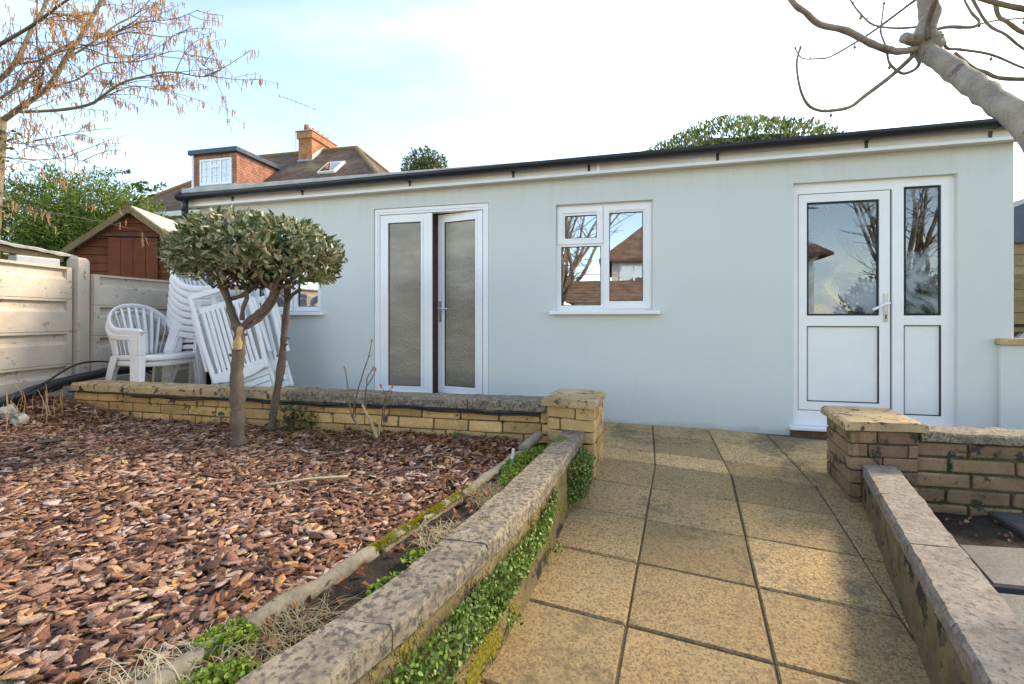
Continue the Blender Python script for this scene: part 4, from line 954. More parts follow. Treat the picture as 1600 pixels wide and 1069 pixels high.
# plant label stick
pl = thing('plant_label', 'small faded blue and white plant label in the green ground cover', 'plant label', (-.56, -1.93, .16))
MB().bar((-.565, -1.93, .16), (-.575, -1.93, .215), .012, .003, (0, 1, 0)).build('tip', 'label_blue', pl); MB().bar((-.575, -1.93, .215), (-.565, -1.93, .275), .014, .003, (0, 1, 0)).build('stake', 'label_white', pl)

# rocks in the left corner, slate bits, sticks
for i, (x, y, r_, lab) in enumerate([(-4.62, -1.86, .075, 'mossy pale rock in the left corner of the bark bed'), (-4.42, -1.90, .06, 'pale upright rock beside the mossy one'), (-4.55, -2.02, .06, 'low pale rock in front of the mossy one'), (-4.72, -2.05, .05, 'small pale rock nearest the drain pipe')]):
    z = zbed(x, y); tag(MB().blob((x, y, z+r_*.45), (r_, r_*.8, r_*.9), 10, 7, .35, 1.6).build('rock', 'pale_rock'), lab, 'rock', 'rocks by the drain pipe')
for i, (x, y, a, lab) in enumerate([(-3.75, -2.12, .3, 'blue grey slate piece lying on the bark at left'), (-1.02, -1.50, 1.2, 'blue grey slate piece by the terrace wall near the edging'), (-4.3, -2.2, 2.1, 'blue grey slate piece next to the corner rocks')]):
    me_ = rock_box('slate_piece', 'slate', .14, .07, .012, seed=90+i, j=.12, cut=.2); o = bpy.data.objects.new('slate_piece', me_); COL.objects.link(o); o.location = (x, y, zbed(x, y)+.018); o.rotation_euler = (.1, -.1, a); tag(o, lab, 'stone')
for i, (p, q, r_, lab) in enumerate([((-1.36, -2.32), (-1.72, -2.50), .008, 'pale fallen stick on the bark'), ((-1.62, -1.95), (-1.92, -2.30), .006, 'long thin fallen twig on the bark below the rose'), ((-1.02, -2.10), (-1.22, -2.22), .010, 'short thick stick on the bark near the edging')]):
    m_ = ((p[0]+q[0])/2+.02, (p[1]+q[1])/2, zbed(*p)+.032); tag(MB().tube([(*p, zbed(*p)+.026), m_, (*q, zbed(*q)+.022)], r_, r_*.6, seg=6).build('stick', 'straw' if i == 0 else 'twig', smooth=True), lab, 'stick')
dm = thing('dead_stems', 'orange dry weed stems in the left corner of the bark bed', 'plant', (-4.55, -1.75, .3))
mb = MB()
for i in range(26):
    x = random.gauss(-4.52, .16); y = random.gauss(-1.74, .16); h = random.uniform(.08, .24); z = zbed(x, y); mb.tube([(x, y, z), (x+random.gauss(0, .02), y, z+h*.6), (x+random.gauss(0, .03), y, z+h)], .003, .0015, seg=5)
mb.build('stems', 'cut_wood', dm, kind='stuff')

# ================================================================== white garden furniture
def make_chair(label, group, mat='white_plastic'):
    t_ = thing('garden_chair', label, 'chair', (0, 0, 0), group)
    # front is -Y
    s_ = MB(); nx_, ny_ = 8, 7; top = []
    for j in range(ny_+1):
        for i in range(nx_+1):
            u, v = i/nx_*2-1, j/ny_; y = -.25+.47*v; wx = .245-.03*v; z = .425-.012*(1-u*u)-.02*v-(.018 if j == 0 else 0)
            s_.v.append((u*wx, y, z))
    for j in range(ny_):
        for i in range(nx_): q = j*(nx_+1)+i; s_.f.append((q, q+1, q+nx_+2, q+nx_+1))
    so2 = s_.build('seat', mat, t_, smooth=True); md = so2.modifiers.new('t', 'SOLIDIFY'); md.thickness = .012
    ap = MB().tube([(-.25, -.245, .395), (-.12, -.268, .388), (0, -.275, .386), (.12, -.268, .388), (.25, -.245, .395)], .028, seg=8, flat=(.35, 1)); ap.build('apron', mat, t_, smooth=True)
    for sx in (-1, 1):
        MB().tube([(sx*.232, -.22, .395), (sx*.235, 0, .39), (sx*.205, .2, .38)], .026, seg=8, flat=(.35, 1)).build('side_rail', mat, t_, smooth=True)
        # front leg rises to the arm; L-shaped tapering channel
        lg = MB()
        for (xa, ya, za, wa), (xb, yb, zb2, wb) in (((.270, -.262, .632, .024), (.262, -.255, .42, .030)), ((.262, -.255, .42, .030), (.288, -.285, 0, .022))):
            for (dx0, dx1, dy0, dy1) in ((-1, 1, -.18, .18),):
                lg.hexa([(sx*xb-wb, yb-.010, zb2), (sx*xb+wb, yb-.010, zb2), (sx*xb+wb, yb+.010, zb2), (sx*xb-wb, yb+.010, zb2)], [(sx*xa-wa, ya-.010, za), (sx*xa+wa, ya-.010, za), (sx*xa+wa, ya+.010, za), (sx*xa-wa, ya+.010, za)])
                xo = 1*sx
                lg.hexa([(sx*xb+xo*wb-.006, yb+.0102, zb2), (sx*xb+xo*wb+.006, yb+.0102, zb2), (sx*xb+xo*wb+.006, yb+.065, zb2), (sx*xb+xo*wb-.006, yb+.065, zb2)], [(sx*xa+xo*wa-.006, ya+.0102, za), (sx*xa+xo*wa+.006, ya+.0102, za), (sx*xa+xo*wa+.006, ya+.065, za), (sx*xa+xo*wa-.006, ya+.065, za)])
        lg.build('leg', mat, t_, bevel=.004)
        lg = MB(); lg.hexa([(sx*.225-.03, .30, 0), (sx*.225+.03, .30, 0), (sx*.225+.03, .325, 0), (sx*.225-.03, .325, 0)], [(sx*.195-.045, .185, .40), (sx*.195+.045, .185, .40), (sx*.195+.045, .215, .40), (sx*.195-.045, .215, .40)])
        xo = sx*.225+sx*.03; xt = sx*.195+sx*.045
        lg.hexa([(xo-.005, .245, 0), (xo+.005, .245, 0), (xo+.005, .2995, 0), (xo-.005, .2995, 0)], [(xt-.005, .11, .40), (xt+.005, .11, .40), (xt+.005, .1845, .40), (xt-.005, .1845, .40)])
        lg.build('leg', mat, t_, bevel=.004)
    band = [(-.272, -.275, .628), (-.290, -.15, .640), (-.292, .0, .640), (-.285, .11, .665), (-.262, .20, .735), (-.21, .262, .815), (-.12, .298, .868), (0, .308, .885)]
    band = band+[(-x, y, z) for x, y, z in band[-2::-1]]
    bb = MB(); P = []
    mbt = MB().tube(band, .032, seg=10, flat=(.34, 1.0)); mbt.build('arm_and_back_rim', mat, t_, smooth=True)
    for sx in (-1, 1): MB().tube([(sx*.262, -.285, .636), (sx*.276, -.15, .650), (sx*.278, .0, .650), (sx*.27, .10, .668)], .034, .028, seg=8, flat=(1, .22)).build('armrest', mat, t_, smooth=True)
    tops = [(-.262, .20, .72), (-.222, .25, .785), (-.165, .282, .835), (-.10, .30, .862), (-.034, .306, .872)]
    for sx in (-1, 1):
        for i, (x, y, z) in enumerate(tops):
            xb = sx*(.19-.038*i-.0); yb = .205
            MB().tube([(xb, yb, .40), (sx*(-x)*.0+(xb*.55+sx*-x*.45), (yb+y)/2-.012, (.40+z)/2), (sx*-x, y, z)], .017, .016, seg=6, flat=(1, .3)).build('slat', mat, t_, smooth=True)
    return t_
def copy_tree(o, parent=None):
    c_ = o.copy(); COL.objects.link(c_)
    if parent is not None: c_.parent = parent
    for ch in list(o.children): copy_tree(ch, c_)
    return c_
proto = make_chair('upper of the two white plastic armchairs nested at the left', 'white plastic armchairs')
proto.location = (-4.44, -.86, .255); proto.rotation_euler = (0, 0, R(84))
def put(label, loc, rz, tilt=0):
    c_ = copy_tree(proto); c_['label'] = label; c_.location = loc; c_.rotation_euler = (tilt, 0, R(rz)); return c_
put('lower of the two white plastic armchairs nested at the left', (-4.47, -.855, .20), 83)
ords = ['bottom', 'second from the bottom', 'third from the bottom', 'fourth from the bottom', 'fourth from the top', 'third from the top', 'second from the top', 'topmost']
for i in range(8):
    put('white plastic armchair, %s in the tall stack' % ords[i], (-4.33+.012*i, -.36-.004*i, (.20+.068*i)), 108+random.uniform(-1, 1))
# folded slatted garden chairs leaning on the stack
def folding(label):
    t_ = thing('folding_chair', label, 'chair', (0, 0, 0), 'folded white slatted chairs')
    # local: X width, Z up along the panel, front -Y
    for sx in (-1, 1):
        MB().tube([(sx*.27, 0, 1.10), (sx*.275, 0, .62), (sx*.255, -.01, .24), (sx*.25, -.01, .20)], .026, seg=8, flat=(1, .5)).build('frame_rail', 'white_plastic', t_, smooth=True)
        MB().bar((sx*.235, .045, 1.02), (sx*.26, .06, .0), .035, .028, (0, 1, 0)).build('leg', 'white_plastic', t_, bevel=.005)
        MB().bar((sx*.305, .03, .92), (sx*.315, .035, .34), .03, .05, (0, 1, 0)).build('armrest', 'white_plastic', t_, bevel=.008)
    MB().box(-.27, .27, -.012, .014, 1.055, 1.115).build('top_rail', 'white_plastic', t_, bevel=.008)
    MB().box(-.225, .225, -.006, .012, .895, .955).build('slat_rail', 'white_plastic', t_, bevel=.006)
    q = MB(); n_ = 12
    for i in range(n_+1):
        u = i/n_*2-1; x = u*.25
        for (yy, z) in ((-.02, .285), (-.02, .205-.045*(1-u*u)), (.012, .205-.045*(1-u*u)), (.012, .285)): q.v.append((x, yy, z))
    for i in range(n_):
        for k in range(4): q.f.append((i*4+k, i*4+(k+1) % 4, (i+1)*4+(k+1) % 4, (i+1)*4+k))
    q.f += [(3, 2, 1, 0), tuple(n_*4+k for k in range(4))]; q.build('lower_rail', 'white_plastic', t_, bevel=.004)
    for i in range(9):
        x = -.19+.0475*i; MB().box(x-.017, x+.017, -.008, .006, .28, .90).build('slat', 'white_plastic', t_, bevel=.003)
    for k in range(4):
        z = .035+.062*k; MB().box(-.225, .245, .022, .038, z-.028, z+.028).build('seat_slat', 'white_plastic', t_, bevel=.003)
    return t_
fc = folding('folded white slatted garden chair, front one of those leaning on the stack')
fc.matrix_world = Matrix.Translation((-3.40, -.80, .29)) @ Matrix.Rotation(R(24), 4, 'Z') @ Matrix.Rotation(R(-19), 4, 'Y') @ Matrix.Rotation(R(-12), 4, 'X') @ Matrix.Diagonal((.92, 1, 1, 1))
f2 = copy_tree(fc); f2['label'] = 'folded white slatted garden chair, rear one of those leaning on the stack'
f2.matrix_world = Matrix.Translation((-3.33, -.66, .29)) @ Matrix.Rotation(R(26), 4, 'Z') @ Matrix.Rotation(R(-16), 4, 'Y') @ Matrix.Rotation(R(-12), 4, 'X') @ Matrix.Diagonal((.92, 1, 1, 1))
tag(MB().box(-4.9, -3.9, -.75, -.05, .203, .235).build('boards', 'timber_dark', bevel=.01), 'dark red boards on the terrace under the white chairs', 'boards')

# ================================================================== clipped shrub
SHRUB=[
 ([(-2.474, -1.852, 0.145), (-2.495, -1.847, 0.307), (-2.507, -1.839, 0.479), (-2.519, -1.832, 0.651), (-2.51, -1.819, 0.825), (-2.523, -1.812, 0.947)],0.045,0.035),
 ([(-2.527, -1.813, 0.934), (-2.586, -1.806, 1.044), (-2.633, -1.796, 1.156), (-2.693, -1.79, 1.259), (-2.754, -1.783, 1.36)],0.03,0.022),
 ([(-2.51, -1.809, 0.934), (-2.456, -1.789, 1.0), (-2.376, -1.763, 1.066), (-2.317, -1.742, 1.164), (-2.292, -1.728, 1.288)],0.024,0.02),
 ([(-2.471, -1.8, 0.943), (-2.411, -1.753, 1.0), (-2.37, -1.71, 1.067), (-2.341, -1.67, 1.158), (-2.329, -1.634, 1.274)],0.014,0.012),
 ([(-2.641, -1.778, 1.143), (-2.56, -1.745, 1.171), (-2.496, -1.717, 1.225), (-2.431, -1.689, 1.308)],0.016,0.014),
 ([(-2.501, -1.807, 1.0), (-2.482, -1.816, 1.087), (-2.446, -1.822, 1.152), (-2.444, -1.835, 1.217)],0.016,0.01),
 ([(-2.522, -1.504, 0.173), (-2.493, -1.518, 0.331), (-2.446, -1.528, 0.525), (-2.404, -1.539, 0.716), (-2.376, -1.553, 0.906), (-2.343, -1.566, 1.093), (-2.32, -1.581, 1.278)],0.034,0.02),
 ([(-2.324, -1.582, 1.139), (-2.284, -1.573, 1.186), (-2.23, -1.56, 1.223)],0.016,0.01),
]
ROSE=[
 ([(-1.586, -1.597, 0.144), (-1.629, -1.607, 0.276), (-1.672, -1.617, 0.364), (-1.697, -1.623, 0.421)],0.013,0.008),
 ([(-1.62, -1.605, 0.21), (-1.7, -1.627, 0.246), (-1.758, -1.644, 0.335), (-1.773, -1.651, 0.41), (-1.784, -1.656, 0.528), (-1.799, -1.663, 0.651), (-1.805, -1.668, 0.677)],0.007,0.003),
 ([(-1.75, -1.656, 0.337), (-1.736, -1.639, 0.466), (-1.691, -1.616, 0.648), (-1.664, -1.597, 0.744), (-1.649, -1.581, 0.858)],0.005,0.003),
 ([(-1.672, -1.617, 0.364), (-1.68, -1.611, 0.472), (-1.675, -1.603, 0.559), (-1.675, -1.595, 0.602), (-1.64, -1.579, 0.663)],0.005,0.003),
 ([(-1.674, -1.597, 0.55), (-1.634, -1.598, 0.604), (-1.608, -1.602, 0.662)],0.004,0.002),
 ([(-1.742, -1.654, 0.333), (-1.717, -1.638, 0.366), (-1.697, -1.623, 0.386)],0.005,0.004),
 ([(-1.61, -1.572, 0.149), (-1.601, -1.57, 0.238), (-1.597, -1.569, 0.282)],0.01,0.007),
 ([(-1.556, -1.591, 0.122), (-1.556, -1.583, 0.296), (-1.555, -1.575, 0.383), (-1.55, -1.566, 0.47), (-1.511, -1.549, 0.539)],0.004,0.002),
 ([(-1.562, -1.571, 0.382), (-1.532, -1.565, 0.461), (-1.51, -1.56, 0.505)],0.003,0.002),
 ([(-1.589, -1.557, 0.267), (-1.58, -1.555, 0.378), (-1.563, -1.551, 0.476), (-1.593, -1.558, 0.542)],0.004,0.002),
]
SB = thing('clipped_shrub', 'umbrella shaped clipped evergreen on two bare stems in the bark bed', 'shrub', (-2.48, -1.85, .15))
for i, (pts, r0, r1) in enumerate(SHRUB):
    mb = MB().tube(pts, r0, r1, seg=10, knob=.35)
    if i in (0, 6):
        for k in range(12):
            a = Vector(pts[random.randrange(len(pts)-1)]).lerp(Vector(pts[random.randrange(1, len(pts))]), random.random()*.5); d = Vector((random.gauss(0, 1), random.gauss(0, 1), .5)).normalized()
            j = random.randrange(len(pts)-1); a = Vector(pts[j]).lerp(Vector(pts[j+1]), random.random()); mb.tube([a, a+d*r0*1.25], r0*.4, r0*.22, seg=6, smooth=False)
    mb.build('trunk' if i in (0, 6) else 'limb', 'bark_dark', SB, smooth=True)
MB().tube([(-2.487, -1.862, .80), (-2.483, -1.858, .87), (-2.475, -1.845, .955)], .026, .016, seg=8, knob=.6).build('bark_wound', 'cut_wood', SB, smooth=True)
tw = MB(); CC = np.array([-2.45, -1.71, 1.445]); CRr = np.array([.545, .50, .245])
for i in range(60):
    d = sph(1)[0]; d[2] = abs(d[2])*.9-.25; p = CC+d*CRr*.8; b = Vector((-2.45, -1.72, 1.22))+Vector((random.uniform(-.25, .25), random.uniform(-.15, .15), 0)); tw.tube([b, b.lerp(Vector(p), .5)+Vector((0, 0, -.03)), p], .007, .003, seg=5)
tw.build('twigs', 'bark_dark', SB, kind='stuff')
def crown_pts(n, C, Rr, lo=.72, hi=1.03, flatb=-.55, bump=.12, fs=3.0):
    d = sph(n*2); d = d[d[:, 2] > flatb-.35*rng.random(len(d))][:n]; n = len(d)
    lump = np.array([noise.noise(Vector(q)*fs) for q in d])*bump
    r_ = lo+(hi-lo)*np.sqrt(rng.random(n)); r_ = r_*(1+lump)
    P = C+d*Rr*r_[:, None]; return P, d
P, d = crown_pts(5000, CC, CRr, flatb=-.38, bump=.13, fs=3.2); D = d*.7+sph(len(d))*.75+np.array([0, 0, .25]); U = d+sph(len(d))*.5; L = rng.uniform(.03, .075, len(P))
leaves('crown', P, D, U, L, L*rng.uniform(.32, .48, len(P)), 'shrub_leaf', SB, .3)
MB().blob(CC, tuple(CRr*.58), 16, 10, .2).build('crown_blocker', 'crown_dark', SB, kind='stuff')  # dark blob added inside the crown to block light between the leaves
lf = [one_leaf('leaf', 'shrub_leaf', .062, .024, f) for f in (.2, .35, .5)]
P, d = crown_pts(900, CC, CRr, .98, 1.06); 
sel = [i for i in range(len(P)) if d[i] @ np.array([.62, -.75, .2]) > .1][:300]
for i in sel:
    dr = Vector(d[i]*.6+sph(1)[0]*.7+np.array([0, 0, .3])).normalized(); sc_ = random.uniform(.8, 1.25)
    piece('leaf', random.choice(lf), SB, P[i], dr.to_track_quat('X', 'Z').to_euler(), (sc_, sc_, sc_))
# young growth at its foot
for lab, x, y, n_, h in [('small leafy seedling at the foot of the clipped shrub', -2.36, -1.48, 90, .16), ('tiny seedling against the terrace wall left of the shrub', -3.02, -1.47, 14, .10), ('little glossy shoot beside the rear stem', -2.38, -1.60, 10, .12)]:
    o = thing('seedling', lab, 'plant', (x, y, .16)); P = np.array([(x+random.gauss(0, .05), y+random.gauss(0, .03), .18+random.random()*h) for _ in range(n_)])
    leaves('foliage', *cluster(P, np.tile(np.array([[.2, -.4, 1.]]), (n_, 1)), .035, .6), 'ivy_leaf', o)
    mb = MB(); [mb.tube([(x, y, .15), tuple(q)], .002, seg=4, smooth=False) for q in P[::4]]; mb.build('stems', 'twig', o, kind='stuff')
# pruned rose
RO = thing('rose_bush', 'pruned bare rose with thin red tipped shoots before the french doors', 'shrub', (-1.59, -1.6, .15))
for i, (pts, r0, r1) in enumerate(ROSE): MB().tube(pts, r0, r1, seg=7, knob=.25).build('stem', 'cut_wood' if i in (0, 6) else ('bark_hazel' if i in (1, 5) else 'twig'), RO, smooth=True)
bd = MB()
for i, (pts, r0, r1) in enumerate(ROSE):
    if i in (0, 5, 6): continue
    p = Vector(pts[-1]); bd.blob(p, (.006, .006, .013), 6, 5, .2)
    for k in range(4): q = Vector(pts[random.randrange(1, len(pts))]); bd.tube([q, q+Vector((random.gauss(0, .012), 0, .015))], .0025, .001, seg=5, smooth=False)
bd.build('buds', 'red_plastic', RO, kind='stuff')
# ================================================================== trees over the garden
HAZEL=[
 ([(-8.18, 0.05, 3.69), (-7.96, 0.14, 3.91), (-7.71, 0.3, 4.24), (-7.53, 0.39, 4.66), (-7.42, 0.51, 5.04), (-7.24, 0.62, 5.55), (-7.07, 0.66, 5.97)],0.05,0.03),
 ([(-7.91, 0.11, 3.83), (-7.19, 0.12, 3.79), (-6.81, 0.2, 3.86), (-6.46, 0.11, 3.89), (-6.11, 0.08, 4.0), (-5.83, 0.14, 4.08), (-5.35, 0.08, 4.05), (-4.88, 0.13, 3.96), (-4.53, 0.06, 4.0)],0.03,0.006),
 ([(-8.49, 0.08, 4.19), (-8.5, 0.22, 4.39), (-8.35, 0.32, 4.7), (-8.35, 0.5, 5.27), (-8.35, 0.65, 5.7), (-8.31, 0.74, 6.24)],0.05,0.03),
 ([(-7.74, -0.26, 4.46), (-7.18, -0.25, 4.63), (-6.79, -0.33, 4.65), (-6.34, -0.45, 4.65), (-5.97, -0.44, 4.79)],0.03,0.015),
 ([(-7.3, -0.06, 5.4), (-7.41, -0.01, 4.78), (-7.41, 0.02, 4.42), (-7.39, 0.05, 4.3), (-7.65, 0.16, 4.13), (-7.84, 0.13, 3.89)],0.012,0.02),
 ([(-8.31, 0.12, 4.06), (-8.13, 0.3, 4.39), (-7.92, 0.47, 4.82), (-7.75, 0.59, 5.01), (-7.52, 0.77, 5.08), (-7.1, 0.9, 5.29), (-6.63, 1.16, 5.31), (-6.35, 1.28, 5.52)],0.03,0.006),
 ([(-8.36, 0.32, 4.66), (-7.99, 0.35, 4.67), (-7.55, 0.35, 4.75), (-7.02, 0.27, 4.68), (-6.5, 0.29, 4.49), (-5.91, 0.33, 4.48)],0.02,0.005),
 ([(-7.66, -0.24, 3.08), (-7.08, -0.19, 3.01), (-6.54, -0.26, 2.97), (-6.11, -0.28, 2.87)],0.012,0.004),
 ([(-8.05, -0.02, 3.53), (-7.56, -0.04, 3.31), (-7.18, -0.03, 3.16), (-6.76, -0.05, 2.94)],0.012,0.004),
 ([(-6.86, -0.67, 2.46), (-6.56, -0.7, 2.31), (-6.29, -0.69, 2.22), (-5.95, -0.7, 2.15), (-5.56, -0.65, 2.23), (-5.11, -0.66, 2.19)],0.009,0.003),
 ([(-6.6, -0.82, 2.25), (-6.19, -0.72, 2.2), (-5.78, -0.69, 2.13), (-5.33, -0.62, 2.04), (-5.04, -0.64, 1.97)],0.007,0.003),
 ([(-7.61, 0.44, 4.7), (-7.36, 0.57, 4.94), (-7.21, 0.81, 5.35), (-7.01, 0.98, 5.62), (-6.79, 1.14, 6.08)],0.02,0.008),
 ([(-6.77, 0.17, 3.84), (-6.64, 0.31, 4.02), (-6.42, 0.48, 4.2), (-6.12, 0.59, 4.17), (-5.94, 0.81, 4.37)],0.012,0.004),
 ([(-7.66, 0.27, 4.22), (-7.2, 0.31, 4.29), (-6.73, 0.3, 4.44), (-6.12, 0.33, 4.42), (-5.64, 0.45, 4.56), (-5.17, 0.49, 4.27)],0.015,0.004),
 ([(-7.45, 0.53, 5.05), (-6.9, 0.5, 4.97), (-6.45, 0.59, 5.14), (-5.88, 0.57, 5.09), (-5.42, 0.54, 5.13)],0.012,0.004),
 ([(-8.05, -0.02, 3.44), (-7.9, 0.09, 3.39), (-7.66, 0.31, 3.54), (-7.36, 0.49, 3.67), (-6.92, 0.59, 3.72)],0.012,0.004),
]
MAG=[
 ([(1.74, -2.24, 1.42), (1.7, -2.04, 1.85), (1.69, -1.94, 1.97), (1.7, -1.84, 2.07), (1.71, -1.66, 2.25), (1.7, -1.53, 2.4), (1.69, -1.43, 2.51), (1.68, -1.44, 2.6), (1.71, -1.43, 2.7), (1.7, -1.43, 2.79), (1.69, -1.43, 3.01)],0.085,0.055),
 ([(1.68, -1.41, 2.54), (1.55, -1.49, 2.49), (1.44, -1.58, 2.46), (1.32, -1.65, 2.47), (1.17, -1.73, 2.51), (1.02, -1.8, 2.52), (0.92, -1.89, 2.54), (0.85, -1.96, 2.54), (0.79, -1.98, 2.62)],0.02,0.012),
 ([(1.65, -1.42, 2.51), (1.57, -1.47, 2.43), (1.47, -1.5, 2.34), (1.33, -1.56, 2.23), (1.23, -1.63, 2.15), (1.12, -1.68, 2.12), (1.05, -1.72, 2.11), (0.98, -1.76, 2.13), (0.93, -1.8, 2.2), (0.9, -1.84, 2.31), (0.91, -1.86, 2.38)],0.013,0.004),
 ([(1.7, -1.38, 2.85), (1.68, -1.33, 2.85), (1.57, -1.33, 2.77), (1.48, -1.32, 2.71), (1.41, -1.28, 2.68), (1.28, -1.29, 2.61), (1.23, -1.26, 2.62), (1.15, -1.21, 2.66), (1.11, -1.21, 2.73)],0.008,0.003),
 ([(1.7, -1.41, 2.66), (1.58, -1.4, 2.67), (1.45, -1.41, 2.7), (1.4, -1.37, 2.8), (1.36, -1.34, 2.91), (1.34, -1.33, 3.02)],0.006,0.004),
 ([(1.68, -1.41, 2.49), (1.65, -1.43, 2.42), (1.58, -1.46, 2.38), (1.52, -1.51, 2.37), (1.47, -1.52, 2.42), (1.44, -1.55, 2.49), (1.41, -1.56, 2.57), (1.4, -1.59, 2.62), (1.41, -1.59, 2.71)],0.009,0.003),
 ([(1.67, -1.49, 2.54), (1.66, -1.51, 2.62), (1.65, -1.58, 2.7), (1.66, -1.61, 2.84)],0.014,0.012),
 ([(1.71, -1.42, 2.56), (1.62, -1.46, 2.56), (1.55, -1.5, 2.56)],0.03,0.027),
 ([(1.73, -1.4, 2.63), (1.83, -1.37, 2.66), (1.99, -1.3, 2.68), (2.05, -1.26, 2.73), (2.02, -1.25, 2.79), (1.99, -1.24, 2.88), (1.98, -1.22, 2.97)],0.011,0.004),
 ([(1.78, -1.39, 2.63), (1.83, -1.36, 2.55), (1.93, -1.3, 2.56), (2.12, -1.24, 2.54), (2.33, -1.16, 2.48), (2.52, -1.08, 2.46)],0.009,0.005),
 ([(1.88, -1.34, 2.52), (1.95, -1.37, 2.41), (2.01, -1.37, 2.38), (2.06, -1.38, 2.34), (2.16, -1.4, 2.31), (2.3, -1.41, 2.3)],0.013,0.01),
 ([(1.73, -1.68, 2.67), (1.85, -1.62, 2.52), (1.93, -1.62, 2.45), (2.03, -1.58, 2.39), (2.21, -1.52, 2.32)],0.007,0.006),
 ([(1.94, -1.53, 2.75), (1.97, -1.51, 2.62), (2.0, -1.53, 2.56), (2.09, -1.5, 2.51), (2.22, -1.47, 2.48)],0.01,0.009),
 ([(1.79, -1.61, 2.68), (1.92, -1.59, 2.63), (2.02, -1.6, 2.58), (2.21, -1.55, 2.55)],0.012,0.013),
 ([(2.08, -1.21, 2.74), (2.16, -1.23, 2.74), (2.29, -1.22, 2.74), (2.46, -1.2, 2.76)],0.005,0.004),
]
def side_twigs(mb, pts, n, ln, r, ups=.3, tips=None, spread=.9, sub=2):
    P = [Vector(p) for p in pts]
    for i in range(n):
        j = random.randrange(len(P)-1); a = P[j].lerp(P[j+1], random.random()); tan = (P[j+1]-P[j]).normalized()
        d = (tan*.9+Vector((random.gauss(0, spread), random.gauss(0, spread), random.gauss(ups, spread*.6)))).normalized(); L = ln*random.uniform(.4, 1.2)
        k1 = a+d*L*.5+Vector((0, 0, random.gauss(0, .04)*L)); k2 = a+d*L+Vector((random.gauss(0, .1), random.gauss(0, .1), random.gauss(-.08, .08)))*L
        mb.tube([a, k1, k2], r, r*.4, seg=5)
        if tips is not None: tips += [k1.lerp(k2, t_) for t_ in (0, .35, .7, 1)]
        for s_ in range(sub):
            b = a.lerp(k2, random.uniform(.3, .9)); e = b+(d+Vector((random.gauss(0, .8), random.gauss(0, .8), random.gauss(.1, .5)))).normalized()*L*.45
            mb.tube([b, b.lerp(e, .5)+Vector((0, 0, .01)), e], r*.55, r*.3, seg=4)
            if tips is not None: tips += [b.lerp(e, .5), e]
HT = thing('hazel_tree', 'leafless hazel hung with catkins behind the left fence', 'tree', (-8.2, 0, -.3))
MB().tube([(-8.25, -.05, -.4), (-8.3, 0, 1.2), (-8.25, .02, 2.6), (-8.18, .05, 3.75)], .10, .075, seg=12, knob=.2).build('trunk', 'bark_hazel', HT, smooth=True)
for a, b in (((-8.18, .05, 3.5), HAZEL[2][0][0]), ((-8.2, .03, 3.0), HAZEL[9][0][0]), ((-8.2, .03, 2.6), HAZEL[10][0][0]), ((-8.2, .03, 3.4), HAZEL[3][0][0]), ((-8.2, .03, 3.2), HAZEL[7][0][0])):
    MB().tube([a, Vector(a).lerp(Vector(b), .5)+Vector((0, 0, .06)), b], .05, .02, seg=8).build('limb', 'bark_hazel', HT, smooth=True)
tips = []; tw = MB()
for i, (pts, r0, r1) in enumerate(HAZEL):
    MB().tube(pts, r0*.72, r1*.72, seg=8, knob=.12).build('limb', 'bark_hazel' if i != 3 and i != 4 else 'bark_dark', HT, smooth=True)
    low = i in (9, 10)
    side_twigs(tw, pts, 6 if low else (7 if i in (7, 8, 15) else 17), .28 if low else .62, .0035 if low else .0055, .05 if low else .2, tips, .45 if low else .75)
tw.build('twigs', 'twig', HT, kind='stuff')
ct = MB()
for p in tips:
    for _ in range(random.choice((0, 1, 1, 2, 2, 3, 4)) if p.z > 2.6 else random.choice((0, 0, 0, 1, 1))):
        q = p+Vector((random.gauss(0, .025), random.gauss(0, .025), 0)); L = random.uniform(.045, .10); ct.tube([q, q+Vector((random.gauss(0, .005), random.gauss(0, .005), -L*.5)), q+Vector((random.gauss(0, .01), random.gauss(0, .01), -L))],   .0058, .004, seg=5, smooth=False)
ct.build('catkins', 'catkin', HT, kind='stuff')
n_ = 420; P = np.array([(-8.25+random.gauss(0, .13), -.02+random.gauss(0, .13), random.uniform(1.0, 3.6)) for _ in range(n_)]); d = P-np.array([-8.25, 0, 0]); d[:, 2] = 0
leaves('ivy', P, unit(d)+sph(n_)*.6, unit(d)+sph(n_)*.4, rng.uniform(.05, .09, n_), rng.uniform(.04, .07, n_), 'ivy_leaf', HT)

MT = thing('magnolia_tree', 'bare branching tree with smooth pale trunk leaning in at upper right', 'tree', (1.98, -2.5, -.3))
MB().tube([(1.98, -2.50, -.35), (1.97, -2.48, .2), (1.92, -2.42, .8), (1.84, -2.33, 1.1)]+MAG[0][0], .054, .044, seg=14, knob=.16).build('trunk', 'bark_mag', MT, smooth=True)
for i, (pts, r0, r1) in enumerate(MAG[1:]):
    mb = MB().tube(pts, r0, r1, seg=8, knob=.16)
    if i != 6:
        for k in range(5):
            j = random.randrange(1, len(pts)); a = Vector(pts[j-1]).lerp(Vector(pts[j]), random.random()); dd = Vector((random.gauss(0, 1), random.gauss(0, 1), random.gauss(.2, 1))).normalized(); mb.tube([a, a+dd*(.012+r1)], .0032, .0018, seg=5, smooth=False)
        if r1 < .006: e = Vector(pts[-1]); mb.blob(e, (.006, .006, .011), 6, 5, .1); m_ = Vector(pts[len(pts)//2]); mb.tube([m_, m_+Vector((0, 0, -.02))], .003, .0025, seg=5, smooth=False); mb.blob(m_+Vector((0, 0, -.026)), (.008, .008, .010), 7, 5, .15)
    mb.build('cut_stub' if i == 6 else 'limb', 'bark_mag' if i in (0, 6) else ('bark_dark' if i == 5 else 'bark_hazel'), MT, smooth=True)
